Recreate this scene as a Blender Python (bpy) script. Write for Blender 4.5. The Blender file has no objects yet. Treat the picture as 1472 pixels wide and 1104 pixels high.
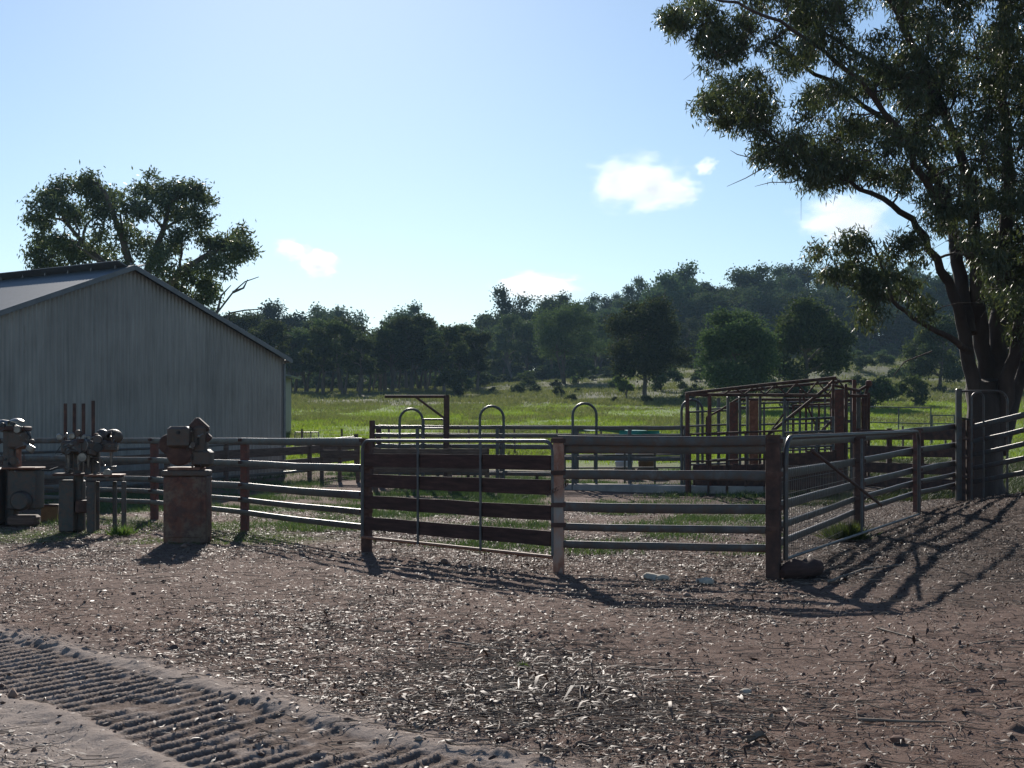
import bpy, math, random
import numpy as np
random.seed(7); R = np.random.RandomState(11)
rad = math.radians
S = bpy.context.scene
COL = S.collection

# ------------------------------------------------------------------ camera, world, sun, exposure
F = 2000.0; HZ = 630.0; EYE = 1.65
cam_d = bpy.data.cameras.new("camera"); cam = bpy.data.objects.new("camera", cam_d); COL.objects.link(cam)
cam.location = (0, 0, EYE); cam.rotation_euler = (rad(90), 0, 0)
cam_d.sensor_width = 36; cam_d.lens = 36 * F / 1472; cam_d.shift_y = (HZ - 552) / 1472
cam_d.clip_start = 0.1; cam_d.clip_end = 8000
S.camera = cam
SUN = np.array([-281, 2000, 972.0]); SUN /= np.linalg.norm(SUN)
AZ = math.atan2(SUN[0], SUN[1]); EL = math.asin(SUN[2])
sun_d = bpy.data.lights.new("sun", 'SUN'); sun_d.energy = 5.0; sun_d.angle = rad(0.55); sun_d.color = (1.0, 0.93, 0.84)
sun = bpy.data.objects.new("sun", sun_d); COL.objects.link(sun)
sun.rotation_euler = (rad(90) - EL, 0, math.pi - AZ)
W = bpy.data.worlds.new("World"); S.world = W; W.use_nodes = True
wn = W.node_tree; wn.nodes.clear()
sky = wn.nodes.new('ShaderNodeTexSky'); sky.sky_type = 'NISHITA'; sky.sun_disc = False
sky.sun_elevation = EL; sky.sun_rotation = AZ; sky.air_density = 1.0; sky.dust_density = 0.18; sky.ozone_density = 2.4
bg = wn.nodes.new('ShaderNodeBackground'); bg.inputs[1].default_value = 0.075
wo = wn.nodes.new('ShaderNodeOutputWorld')
tint = wn.nodes.new('ShaderNodeMix'); tint.data_type = 'RGBA'; tint.blend_type = 'MULTIPLY'; tint.inputs[0].default_value = 1; tint.inputs[7].default_value = (.92, .99, 1.05, 1)
wn.links.new(sky.outputs[0], tint.inputs[6]); wn.links.new(tint.outputs[2], bg.inputs[0]); wn.links.new(bg.outputs[0], wo.inputs[0])
S.view_settings.view_transform = 'Standard'; S.view_settings.look = 'None'; S.view_settings.gamma = 1
S.view_settings.exposure = 0.53
try:
    S.cycles.volume_bounces = 6; S.cycles.volume_step_rate = 1.0; S.cycles.max_bounces = 8
    S.cycles.use_denoising = True
except Exception: pass

# ------------------------------------------------------------------ noise
def _h(i, j, s):
    n = (i.astype(np.int64) * 374761393 + j.astype(np.int64) * 668265263 + s * 974634777) & 0xffffffff
    n = ((n ^ (n >> 13)) * 1274126177) & 0xffffffff
    return ((n ^ (n >> 16)) & 0xffff) / 65535.0
def vn(x, y, s=0):
    x = np.asarray(x, float); y = np.asarray(y, float)
    i = np.floor(x); j = np.floor(y); u = x - i; v = y - j
    u = u*u*(3-2*u); v = v*v*(3-2*v)
    return (_h(i,j,s)*(1-u)+_h(i+1,j,s)*u)*(1-v) + (_h(i,j+1,s)*(1-u)+_h(i+1,j+1,s)*u)*v
def fbm(x, y, s=0, o=4):
    a = 0.5; t = 0; n = 0
    for k in range(o):
        t = t + a*vn(x*2**k+17*k, y*2**k-9*k, s+k); n += a; a *= .5
    return t/n
def ss(a, b, x):
    t = np.clip((np.asarray(x, float)-a)/(b-a), 0, 1); return t*t*(3-2*t)

# ------------------------------------------------------------------ terrain
PY = [-200, 0, 34, 45, 60, 80, 110, 140, 180, 230, 290, 340, 420, 520, 700, 1500, 4000]
PZ = [0, 0, 0, .25, .9, 2.1, 3.6, 5.6, 9.0, 14.0, 18.3, 22.5, 32, 35, 30, 20, 10]
PL = [0, 0, 0, .25, .9, 2.1, 3.6, 5.1, 7.2, 9.6, 11.5, 13, 15.5, 17, 17, 14, 10]
def gz(x, y):
    x = np.asarray(x, float); y = np.asarray(y, float)
    k = ss(-18, 52, x)
    z = np.interp(y, PY, PL)*(1-k) + np.interp(y, PY, PZ)*k
    z = z + 0.22*ss(4, 10, x)*ss(17, 27, y)*(1-ss(45, 80, y))
    z = z + 0.72*np.exp(-((x-11.8)/2.3)**2-((y-25.5)/4.2)**2)
    z = z + (fbm(x/14, y/14, 3, 3)-.5)*1.6*ss(80, 220, y)
    return z
def gz1(x, y): return float(gz(x, y))
def G(px, Y):                          # a spot on the ground, Y metres out on the bearing of column px
    x = (px-736)/F*Y; return np.array([x, Y, gz1(x, Y)])
def V(px, py, Y): return np.array([(px-736)/F*Y, Y, EYE+(HZ-py)/F*Y])

# ------------------------------------------------------------------ mesh helpers
class MB:
    def __init__(s): s.v = []; s.f = []; s.n = 0
    def add(s, v, f):
        v = np.asarray(v, float); f = np.asarray(f, int)
        s.v.append(v); s.f.append(f+s.n); s.n += len(v); return s
    def box(s, c, d, rz=0, bev=0.0, tilt=0, ry=0):
        c = np.asarray(c, float); d = np.asarray(d, float)/2
        if bev <= 0:
            v = np.array([[a,b,e] for a in (-1,1) for b in (-1,1) for e in (-1,1)])*d
            f = [[0,1,3,2],[4,6,7,5],[0,4,5,1],[2,3,7,6],[0,2,6,4],[1,5,7,3]]
        else:
            prof = rrect(d[0]*2, d[1]*2, bev, 2); m = len(prof)
            zs = [(-d[2], bev), (-d[2]+bev, 0), (d[2]-bev, 0), (d[2], bev)]; v = []; f = []
            for z, ins in zs:
                for p in prof:
                    sx = 1-ins/max(d[0], 1e-6); sy = 1-ins/max(d[1], 1e-6)
                    v.append([p[0]*sx, p[1]*sy, z])
            for k in range(3):
                for i in range(m):
                    j = (i+1) % m; f.append([k*m+i, k*m+j, (k+1)*m+j, (k+1)*m+i])
            v.append([0,0,-d[2]]); v.append([0,0,d[2]]); a = 4*m
            for i in range(m):
                j = (i+1) % m; f.append([a, j, i, i]); f.append([a+1, 3*m+i, 3*m+j, 3*m+j])
            v = np.array(v)
        if ry:
            cr, sr = math.cos(ry), math.sin(ry); v = np.stack([v[:,0]*cr+v[:,2]*sr, v[:,1], -v[:,0]*sr+v[:,2]*cr], 1)
        if tilt:
            cr, sr = math.cos(tilt), math.sin(tilt); v = np.stack([v[:,0], v[:,1]*cr-v[:,2]*sr, v[:,1]*sr+v[:,2]*cr], 1)
        if rz:
            cr, sr = math.cos(rz), math.sin(rz); v = np.stack([v[:,0]*cr-v[:,1]*sr, v[:,0]*sr+v[:,1]*cr, v[:,2]], 1)
        return s.add(v+c, f)
    def sweep(s, path, prof, scales=None, cap=True, up=(0,0,1), closed=True):
        P = np.asarray(path, float); n = len(P); prof = np.asarray(prof, float); m = len(prof)
        T = np.gradient(P, axis=0) if n > 2 else np.repeat([P[1]-P[0]], 2, 0)
        T /= np.linalg.norm(T, axis=1)[:,None]+1e-12
        u = np.array(up, float)
        if abs(T[0] @ u) > .95: u = np.array([0, 1.0, 0]) if abs(T[0][1]) < .9 else np.array([1.0, 0, 0])
        a = np.cross(T[0], u); a /= np.linalg.norm(a); v = []
        for k in range(n):
            a = a-T[k]*(a @ T[k]); a /= np.linalg.norm(a)+1e-12; b = np.cross(a, T[k])
            sc = 1 if scales is None else scales[k]
            v.append(P[k]+(prof[:,0:1]*a+prof[:,1:2]*b)*sc)
        v = np.concatenate(v); f = []
        for k in range(n-1):
            for i in range(m):
                j = (i+1) % m; f.append([k*m+i, k*m+j, (k+1)*m+j, (k+1)*m+i])
        if cap:
            L = len(v); v = np.vstack([v, P[:1], P[-1:]])
            for i in range(m):
                j = (i+1) % m; f.append([L, j, i, i]); f.append([L+1, (n-1)*m+i, (n-1)*m+j, (n-1)*m+j])
        return s.add(v, f)
    def tube(s, path, r, n=8, cap=True):
        path = np.asarray(path, float)
        rr = np.full(len(path), r) if np.isscalar(r) else np.asarray(r, float)
        return s.sweep(path, circ(1, n), rr, cap)
    def cyl(s, p0, p1, r0, r1=None, n=16):
        return s.tube([p0, p1], [r0, r0 if r1 is None else r1], n)
    def lathe(s, c, prof, n=24, axis='z', sx=1, sy=1):
        v = []; f = []; m = len(prof)
        for k, (r, z) in enumerate(prof):
            for i in range(n):
                a = 2*math.pi*i/n; v.append([r*math.cos(a)*sx, r*math.sin(a)*sy, z])
        for k in range(m-1):
            for i in range(n):
                j = (i+1) % n; f.append([k*n+i, k*n+j, (k+1)*n+j, (k+1)*n+i])
        v = np.array(v)
        if axis == 'y': v = v[:, [0,2,1]]*[1,-1,1]
        if axis == 'x': v = v[:, [2,0,1]]
        return s.add(v+np.asarray(c, float), f)
    def build(s, name, mat, parent=None, smooth=35, local=False):
        v = np.concatenate(s.v); f = np.concatenate([np.asarray(q).reshape(-1, 4) for q in s.f])
        if parent is not None and not local: v = v-np.array(parent.location)
        return mesh(name, v, f, mat, parent, smooth)
def circ(r, n=8): return [(r*math.cos(2*math.pi*i/n), r*math.sin(2*math.pi*i/n)) for i in range(n)]
def rrect(w, h, r, k=3):
    o = []
    for cx, cy, a0 in ((w/2-r,h/2-r,0), (-w/2+r,h/2-r,90), (-w/2+r,-h/2+r,180), (w/2-r,-h/2+r,270)):
        for i in range(k+1):
            a = rad(a0+90*i/k); o.append((cx+r*math.cos(a), cy+r*math.sin(a)))
    return o
def mesh(name, v, f, mat=None, parent=None, smooth=35, attrs=None):
    v = np.asarray(v, np.float32); f = np.asarray(f, np.int32)
    me = bpy.data.meshes.new(name)
    if f.shape[1] == 4:
        tri = f[:,2] == f[:,3]; cnt = np.where(tri, 3, 4)
        flat = f.ravel()[np.stack([np.ones(len(f),bool)]*3+[~tri], 1).ravel()]
    else:
        cnt = np.full(len(f), f.shape[1]); flat = f.ravel()
    me.vertices.add(len(v)); me.vertices.foreach_set('co', v.ravel())
    me.loops.add(len(flat)); me.loops.foreach_set('vertex_index', flat.astype(np.int32))
    me.polygons.add(len(f)); st = np.concatenate([[0], np.cumsum(cnt)[:-1]]).astype(np.int32)
    me.polygons.foreach_set('loop_start', st)
    me.update(calc_edges=True)
    if attrs:
        for k, a in attrs.items():
            at = me.attributes.new(k, 'FLOAT', 'POINT'); at.data.foreach_set('value', np.asarray(a, np.float32))
    if smooth:
        me.polygons.foreach_set('use_smooth', np.ones(len(f), bool))
        if smooth < 180 and len(f) < 60000:
            try: me.set_sharp_from_angle(angle=rad(smooth))
            except Exception: pass
    if mat: me.materials.append(mat)
    o = bpy.data.objects.new(name, me); COL.objects.link(o)
    if parent is not None: o.parent = parent
    return o
def tag(o, label, cat, group=None, kind=None):
    if label: o['label'] = label
    if cat: o['category'] = cat
    if group: o['group'] = group
    if kind: o['kind'] = kind
    return o
def thing(name, label, cat, loc=(0,0,0), rz=0, group=None):
    o = bpy.data.objects.new(name, None); COL.objects.link(o); o.location = [float(q) for q in loc]
    o.rotation_euler = (0,0,rz); o.empty_display_size = .2
    return tag(o, label, cat, group)
def dup(o, loc=None, rz=None, sc=None, label=None):
    c = o.copy(); COL.objects.link(c)
    if loc is not None: c.location = [float(q) for q in loc]
    if rz is not None: c.rotation_euler = (0,0,rz)
    if sc is not None: c.scale = sc
    if label: c['label'] = label
    for ch in list(o.children):
        d = ch.copy(); COL.objects.link(d); d.parent = c
        for g in list(ch.children):
            e = g.copy(); COL.objects.link(e); e.parent = d
    return c

# ------------------------------------------------------------------ materials
def newmat(name):
    m = bpy.data.materials.new(name); m.use_nodes = True; nt = m.node_tree
    return m, nt, nt.nodes['Principled BSDF']
def nd(nt, t, **k):
    n = nt.nodes.new(t)
    for a, b in k.items():
        if a.startswith('i_'): n.inputs[a[2:].replace('_', ' ')].default_value = b
        else: setattr(n, a, b)
    return n
def coords(nt, scale=(1,1,1), kind='Object'):
    tc = nd(nt, 'ShaderNodeTexCoord'); mp = nd(nt, 'ShaderNodeMapping'); mp.inputs['Scale'].default_value = scale
    nt.links.new(tc.outputs[kind], mp.inputs['Vector']); return mp.outputs[0]
def noise(nt, vec, scale, detail=5, rough=.55):
    n = nd(nt, 'ShaderNodeTexNoise'); n.inputs['Scale'].default_value = scale
    n.inputs['Detail'].default_value = detail; n.inputs['Roughness'].default_value = rough
    nt.links.new(vec, n.inputs['Vector']); return n.outputs[0]
def ramp(nt, fac, stops):
    r = nd(nt, 'ShaderNodeValToRGB'); e = r.color_ramp.elements
    while len(e) < len(stops): e.new(.5)
    for k, (p, c) in enumerate(stops):
        e[k].position = p; e[k].color = (*c, 1) if len(c) == 3 else c
    nt.links.new(fac, r.inputs[0]); return r.outputs[0]
def mixc(nt, fac, a, b, bt='MIX'):
    m = nd(nt, 'ShaderNodeMix', data_type='RGBA', blend_type=bt)
    for i, q in ((0, fac), (6, a), (7, b)):
        if hasattr(q, 'links') or hasattr(q, 'is_output'): nt.links.new(q, m.inputs[i])
        else: m.inputs[i].default_value = q if i == 0 else (*q, 1)
    return m.outputs[2]
def bump(nt, b, h, s=.3, d=.01):
    n = nd(nt, 'ShaderNodeBump'); n.inputs['Strength'].default_value = s; n.inputs['Distance'].default_value = d
    nt.links.new(h, n.inputs['Height']); nt.links.new(n.outputs[0], b.inputs['Normal'])
def surf(name, stops, scale=4, stretch=(1,1,1), rough=.6, metal=0, bs=.3, bd=.004, fine=60, dirt=None, spec=.5):
    m, nt, b = newmat(name); vec = coords(nt, stretch)
    c = ramp(nt, noise(nt, vec, scale, 7, .62), stops)
    if dirt:
        d = ramp(nt, noise(nt, vec, scale*3.1, 6, .7), [(.42, (0,0,0)), (.62, (1,1,1))])
        c = mixc(nt, d, c, dirt)
    nt.links.new(c, b.inputs['Base Color']); b.inputs['Roughness'].default_value = rough
    b.inputs['Metallic'].default_value = metal; b.inputs['Specular IOR Level'].default_value = spec
    if bs: bump(nt, b, noise(nt, vec, fine, 4), bs, bd)
    return m
galv = surf('galvanised_rail', [(.3,(.035,.035,.036)),(.55,(.07,.07,.072)),(.75,(.12,.12,.12))], 3, rough=.42, metal=.2, bs=.2, dirt=(.075,.045,.033))
galv2 = surf('weathered_pipe', [(.3,(.04,.042,.044)),(.6,(.10,.105,.108)),(.8,(.13,.08,.055))], 4, rough=.45, metal=.25, bs=.15)
rustred = surf('red_rust_paint', [(.3,(.07,.022,.015)),(.5,(.15,.043,.03)),(.7,(.21,.09,.058))], 6, rough=.75, bs=.4, dirt=(.08,.045,.035))
rustdark = surf('dark_rust', [(.3,(.035,.018,.014)),(.55,(.085,.04,.028)),(.75,(.15,.075,.05))], 7, rough=.8, bs=.5)
peel = surf('peeling_paint_post', [(.36,(.30,.27,.24)),(.5,(.36,.20,.14)),(.58,(.24,.10,.06)),(.7,(.34,.31,.28))], 3.5, stretch=(1,1,.5), rough=.75, bs=.4)
plank = surf('dark_plank', [(.3,(.03,.016,.013)),(.55,(.065,.032,.026)),(.8,(.11,.06,.045))], 3, stretch=(1,1,9), rough=.85, bs=.6, bd=.006, fine=16, spec=.25)
orange_rust = surf('orange_rust', [(.3,(.11,.042,.024)),(.55,(.23,.10,.058)),(.75,(.30,.17,.11))], 9, rough=.7, bs=.3)
timber = surf('brown_timber', [(.3,(.06,.035,.025)),(.55,(.13,.08,.06)),(.8,(.22,.15,.11))], 3, stretch=(1,1,8), rough=.85, bs=.5, fine=18)
machine = surf('machine_grey_green', [(.3,(.02,.023,.022)),(.55,(.045,.05,.048)),(.75,(.085,.06,.04))], 5, rough=.5, bs=.25, dirt=(.09,.05,.035))
beige = surf('machine_beige', [(.3,(.045,.037,.028)),(.55,(.085,.07,.055)),(.75,(.09,.045,.028))], 5, rough=.6, bs=.25, dirt=(.10,.055,.035))
cabm = surf('cabinet_rust_beige', [(.36,(.07,.02,.013)),(.46,(.16,.06,.033)),(.56,(.17,.12,.08)),(.8,(.13,.08,.05))], 2.6, rough=.7, bs=.35, dirt=(.08,.04,.03))
bare = surf('bright_worn_steel', [(.3,(.10,.095,.09)),(.7,(.26,.25,.23))], 8, rough=.38, metal=.7, bs=.1)
concrete = surf('pale_concrete', [(.3,(.24,.21,.19)),(.7,(.40,.36,.32))], 2, rough=.9, bs=.4)
stone = surf('pale_stone', [(.3,(.26,.22,.17)),(.7,(.48,.42,.34))], 9, rough=.9, bs=.6, fine=30)
redstone = surf('red_clod', [(.3,(.10,.05,.035)),(.7,(.22,.12,.08))], 9, rough=.95, bs=.7, fine=30)
barkm = surf('stick_bark', [(.3,(.10,.075,.055)),(.6,(.22,.17,.13)),(.8,(.36,.30,.24))], 6, stretch=(1,1,1), rough=.9, bs=.5)
teal = surf('teal_tarp', [(.3,(.01,.20,.17)),(.7,(.02,.32,.27))], 4, rough=.55, bs=.2)
white_pl = surf('white_bucket', [(.3,(.45,.5,.52)),(.7,(.6,.64,.66))], 4, rough=.5, bs=.1)
yellow_pl = surf('ochre_drum', [(.3,(.10,.055,.022)),(.7,(.20,.11,.04))], 4, rough=.6, bs=.1)
blackm = surf('black_rubber', [(.3,(.012,.012,.012)),(.7,(.03,.028,.026))], 6, rough=.6, bs=.2)
wire = surf('fence_wire', [(.3,(.10,.09,.08)),(.7,(.22,.2,.18))], 6, rough=.5, metal=.5, bs=0)

def corrugated(name, tone, vary=.25, rough=.5, metal=.35, along=(1,0)):
    m, nt, b = newmat(name); vec = coords(nt)
    # sheets of slightly different age side by side, streaks running down, scattered stains
    sx = nd(nt, 'ShaderNodeSeparateXYZ'); nt.links.new(vec, sx.inputs[0])
    u = nd(nt, 'ShaderNodeMath', operation='MULTIPLY'); u.inputs[1].default_value = 1/.76; nt.links.new(sx.outputs[0], u.inputs[0])
    fl = nd(nt, 'ShaderNodeMath', operation='FLOOR'); nt.links.new(u.outputs[0], fl.inputs[0])
    wn_ = nd(nt, 'ShaderNodeTexWhiteNoise', noise_dimensions='1D'); nt.links.new(fl.outputs[0], wn_.inputs['W'])
    v2 = coords(nt, (1,1,.06)); st = noise(nt, v2, 9, 5, .6)
    st2 = noise(nt, coords(nt, (1,1,.02)), 30, 3, .6)
    big = noise(nt, vec, .5, 4)
    a = mixc(nt, .5, ramp(nt, wn_.outputs[0], [(0,(.35,)*3),(1,(.65,)*3)]), ramp(nt, st, [(.25,(0,)*3),(.75,(1,)*3)]))
    a = mixc(nt, .35, a, st2); a = mixc(nt, .35, a, big)
    lo = tuple(q*(1-vary) for q in tone); hi = tuple(q*(1+vary) for q in tone)
    c = ramp(nt, a, [(.3, lo), (.7, hi)])
    stain = ramp(nt, noise(nt, coords(nt, (1,1,.25)), 3.3, 6, .7), [(.6,(0,)*3),(.75,(.5,)*3)])
    c = mixc(nt, stain, c, (.16,.12,.09))
    nt.links.new(c, b.inputs['Base Color']); b.inputs['Roughness'].default_value = rough; b.inputs['Metallic'].default_value = metal
    return m
wallm = corrugated('corrugated_wall', (.29,.272,.25), .42)
roofm = corrugated('corrugated_roof', (.13,.15,.165), .2, .6, .3)
trimm = surf('shed_trim', [(.3,(.13,.135,.14)),(.7,(.2,.205,.21))], 3, rough=.5, metal=.3, bs=.1)

def leafmat(name, lo, hi, yellow=None, trans=.35, rough=.42, scale=.5, spec=.5):
    m, nt, b = newmat(name)
    geo = nd(nt, 'ShaderNodeNewGeometry'); oi = nd(nt, 'ShaderNodeObjectInfo')
    rn = geo.outputs['Random Per Island']
    c = ramp(nt, rn, [(0, lo), (.8, hi), (1, yellow or hi)])
    n2 = noise(nt, coords(nt), scale, 3)
    c = mixc(nt, n2, mixc(nt, .45, c, lo), mixc(nt, .3, c, hi))
    hs = nd(nt, 'ShaderNodeHueSaturation')
    mm = nd(nt, 'ShaderNodeMapRange'); mm.inputs['To Min'].default_value = .62; mm.inputs['To Max'].default_value = 1.5
    nt.links.new(oi.outputs['Random'], mm.inputs[0]); nt.links.new(mm.outputs[0], hs.inputs['Value'])
    mh = nd(nt, 'ShaderNodeMapRange'); mh.inputs['To Min'].default_value = .475; mh.inputs['To Max'].default_value = .52
    nt.links.new(oi.outputs['Random'], mh.inputs[0]); nt.links.new(mh.outputs[0], hs.inputs['Hue'])
    nt.links.new(c, hs.inputs['Color'])
    nt.links.new(hs.outputs[0], b.inputs['Base Color']); b.inputs['Roughness'].default_value = rough
    b.inputs['Specular IOR Level'].default_value = spec
    tr = nd(nt, 'ShaderNodeBsdfTranslucent'); t2 = mixc(nt, 1.0, hs.outputs[0], (.95,1.0,.58), 'MULTIPLY')
    nt.links.new(t2, tr.inputs[0])
    mx = nd(nt, 'ShaderNodeMixShader'); mx.inputs[0].default_value = trans
    nt.links.new(b.outputs[0], mx.inputs[1]); nt.links.new(tr.outputs[0], mx.inputs[2])
    nt.links.new(mx.outputs[0], nt.nodes['Material Output'].inputs['Surface'])
    return m
gumleaf = leafmat('gum_leaves', (.042,.06,.034), (.09,.115,.062), (.17,.17,.085), .42, .42, .6, .45)
gumleaf2 = leafmat('shed_gum_leaves', (.045,.06,.038), (.085,.105,.06), (.14,.14,.075), .38, .5)
farleaf = leafmat('far_tree_leaves', (.034,.052,.027), (.072,.098,.045), (.12,.14,.055), .32, .85, .15, .12)
hillleaf = leafmat('hill_tree_leaves', (.036,.060,.040), (.072,.105,.060), (.11,.13,.06), .28, .9, .12, .08)
limeleaf = leafmat('light_green_leaves', (.06,.10,.03), (.11,.17,.05), (.16,.2,.06), .45, .5, .3)
grassm = leafmat('grass_blades', (.05,.085,.022), (.10,.155,.04), (.2,.2,.08), .45, .6, .4)
pastm = leafmat('pasture_blades', (.125,.205,.03), (.23,.34,.05), (.33,.35,.11), .6, .6, .08)
drygrass = leafmat('dry_grass_blades', (.08,.10,.038), (.16,.165,.07), (.26,.235,.13), .45, .7, .12)
weedm = leafmat('yard_weed_blades', (.035,.06,.022), (.075,.115,.04), (.14,.15,.06), .35, .6, .4)  # darker than the open grass: the yards' shade is put into the colour
gumbark = surf('gum_bark', [(.3,(.028,.02,.016)),(.55,(.06,.042,.034)),(.78,(.14,.11,.09))], 2.2, stretch=(1,1,.22), rough=.9, bs=1.0, bd=.03, fine=10)
farbark = surf('far_bark', [(.3,(.05,.04,.032)),(.7,(.16,.13,.11))], 1.5, stretch=(1,1,.3), rough=.9, bs=0)
# litter: dry gum leaves and bark chips
litm, nt, b = newmat('leaf_litter')
geo = nd(nt, 'ShaderNodeNewGeometry')
c = ramp(nt, geo.outputs['Random Per Island'], [(0,(.025,.013,.009)),(.5,(.08,.043,.031)),(.85,(.13,.08,.058)),(.97,(.20,.145,.11)),(1,(.30,.25,.21))])
nt.links.new(c, b.inputs['Base Color']); b.inputs['Roughness'].default_value = .62; b.inputs['Specular IOR Level'].default_value = .22

# ------------------------------------------------------------------ ground sheet
def axis_x():
    a = list(np.arange(-4.6, 1.2, .018)); s = .018; x = a[-1]
    while x < 800: s = min(s*1.06, .05) if x < 13 else s*1.045; x += s; a.append(x)
    s = .02; x = a[0]; l = []
    while x > -800: s = min(s*1.06, .05) if x > -12 else s*1.05; x -= s; l.append(x)
    return np.array(l[::-1]+a)
def axis_y():
    a = list(np.arange(6.6, 11.8, .018)); s = .018; y = a[-1]
    while y < 1200: s = min(s*1.04, .07) if y < 36 else s*1.03; y += s; a.append(y)
    l = [6.3, 5.5, 4, 2, 0, -4, -12, -40, -150]
    return np.array(l[::-1]+a)
DT = np.array([.69, -.724]); DN = np.array([.724, .689])
def track(x, y):
    n = x*DN[0]+y*DN[1]; u = x*DT[0]+y*DT[1]
    wob = (fbm(x*1.2, y*1.2, 21, 2)-.5)*.16
    c = n-4.27+wob+0.05*np.sin(u*.8)
    return c, u
def lugs(x, y):
    c, u = track(x, y); ins = ss(.53, .47, np.abs(c)+(fbm(x*5, y*5, 48, 2)-.5)*.12)
    q = x*.87-y*.49 + (fbm(x*.8, y*.8, 40, 2)-.5)*.10+(fbm(x*5, y*5, 52, 2)-.5)*.014
    ph = (q/.14) % 1; ln = ss(.18, .32, np.abs(c)/1.0+0)*0
    amp = ss(.33, .52, fbm(x*2.1+3, y*2.1, 46, 3)+.10)
    tri = np.where(ph < .20, ph/.20, np.clip(1-(ph-.20)/.24, 0, 1))
    return c, ins, tri*amp, amp
def detail(x, y):
    near = 1-ss(30, 45, y)
    z = (fbm(x*1.1, y*1.1, 5, 3)-.5)*.07 + (fbm(x*6, y*6, 8, 3)-.5)*.030
    z = z + (np.clip(fbm(x*17, y*17, 9, 2)-.55, 0, 1))*.06*(.4+ss(.4,.7,fbm(x*.7, y*.7, 31)))
    c, ins, tri, amp = lugs(x, y)
    clod = np.clip(fbm(x*24, y*24, 51, 3)-.42, 0, 1)
    z = z*(1-.75*ins) + ins*(-.014+.036*tri*(.92+.16*fbm(x*6, y*6, 44, 2))+.026*clod*(1-np.clip(tri*1.5,0,1)))
    berm = np.exp(-((np.abs(c)-.62)/.10)**2); z = z + .028*berm*(.6+.8*fbm(x*4, y*4, 41, 2))
    return z*near
xs = axis_x(); ys = axis_y(); XX, YY = np.meshgrid(xs, ys)
ZZ = gz(XX, YY)+np.where((YY > 5.6) & (YY < 46) & (np.abs(XX) < 22), detail(XX, YY), 0)
nx, ny = len(xs), len(ys)
idx = np.arange(nx*ny).reshape(ny, nx)
fc = np.stack([idx[:-1,:-1], idx[:-1,1:], idx[1:,1:], idx[1:,:-1]], -1).reshape(-1, 4)
c_, u_ = track(XX, YY)
sand = np.maximum(ss(1.15,.6,np.abs(c_))*.9, ss(4.3, 3.6, XX*DN[0]+YY*DN[1]))*ss(30, 12, YY)
past = ss(50, 58, YY+ (fbm(XX/5, YY/5, 60, 2)-.5)*8)
weed = ss(.47,.62, fbm(XX/2.3+9, YY/2.3, 61, 3))*ss(26, 32, YY)*ss(4.5, 1, XX-YY*.1) + ss(.45,.6,fbm(XX*.9, YY*.9, 63, 3))*ss(-2.2,-3.4,XX)*ss(21,23,YY)*ss(31,28,YY)*.55
rough_ = ss(120, 150, YY+(fbm(XX/18, YY/18, 62, 3)-.5)*60)
def gnd():
    m, nt, b = newmat('ground_earth')
    at = lambda n: nd(nt, 'ShaderNodeAttribute', attribute_name=n).outputs['Fac']
    vec = coords(nt)
    n1 = noise(nt, vec, .9, 8, .6); n2 = noise(nt, vec, 7, 8, .7); n3 = noise(nt, vec, 60, 6, .7)
    dirt = ramp(nt, n1, [(.3,(.11,.065,.05)),(.5,(.185,.12,.096)),(.68,(.27,.19,.155))])
    dirt = mixc(nt, .5, dirt, ramp(nt, n2, [(.3,(.06,.036,.029)),(.55,(.18,.118,.094)),(.75,(.30,.22,.18))]))
    dirt = mixc(nt, .35, dirt, ramp(nt, n3, [(.35,(.035,.022,.017)),(.6,(.16,.105,.08)),(.72,(.30,.235,.19))]))
    sandc = mixc(nt, .5, ramp(nt, n2, [(.3,(.25,.20,.17)),(.7,(.41,.34,.295))]), ramp(nt, n3, [(.3,(.16,.125,.107)),(.7,(.40,.335,.29))]))
    c = mixc(nt, at('sand'), dirt, sandc)
    g0 = mixc(nt, .5, ramp(nt, n1, [(.3,(.05,.075,.025)),(.7,(.11,.14,.045))]), ramp(nt, noise(nt, vec, 3, 5), [(.3,(.05,.07,.03)),(.7,(.17,.22,.07))]))
    c = mixc(nt, at('fresh'), c, ramp(nt, n3, [(.35,(.08,.052,.04)),(.65,(.19,.135,.107))]))
    c = mixc(nt, at('humus_shade'), c, ramp(nt, n2, [(.3,(.022,.014,.011)),(.7,(.085,.055,.042))]))  # dark leaf-litter soil, with the right bank's shade painted into the colour
    c = mixc(nt, at('weed'), c, g0)
    pb = noise(nt, coords(nt, (1,.5,1)), .07, 5)
    p = ramp(nt, pb, [(.35,(.14,.18,.055)),(.5,(.16,.25,.045)),(.62,(.21,.33,.05))])
    p = mixc(nt, .45, p, ramp(nt, noise(nt, vec, 1.3, 5), [(.3,(.05,.08,.02)),(.65,(.15,.21,.055))]))
    c = mixc(nt, at('pasture'), c, p)
    r = mixc(nt, .5, ramp(nt, noise(nt, vec, .11, 5), [(.35,(.06,.08,.032)),(.6,(.15,.14,.08))]), ramp(nt, noise(nt, vec, .7, 5), [(.3,(.035,.05,.02)),(.7,(.12,.12,.06))]))
    c = mixc(nt, at('rough'), c, r)
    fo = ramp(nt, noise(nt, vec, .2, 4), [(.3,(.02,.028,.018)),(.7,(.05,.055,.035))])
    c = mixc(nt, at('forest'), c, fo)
    nt.links.new(c, b.inputs['Base Color']); b.inputs['Roughness'].default_value = .97; b.inputs['Specular IOR Level'].default_value = .08
    ad = nd(nt, 'ShaderNodeMath', operation='ADD'); nt.links.new(n3, ad.inputs[0]); nt.links.new(n2, ad.inputs[1])
    bump(nt, b, ad.outputs[0], .8, .02)
    return m
c_l, ins_l, tri_l, amp_l = lugs(XX, YY)
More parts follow.
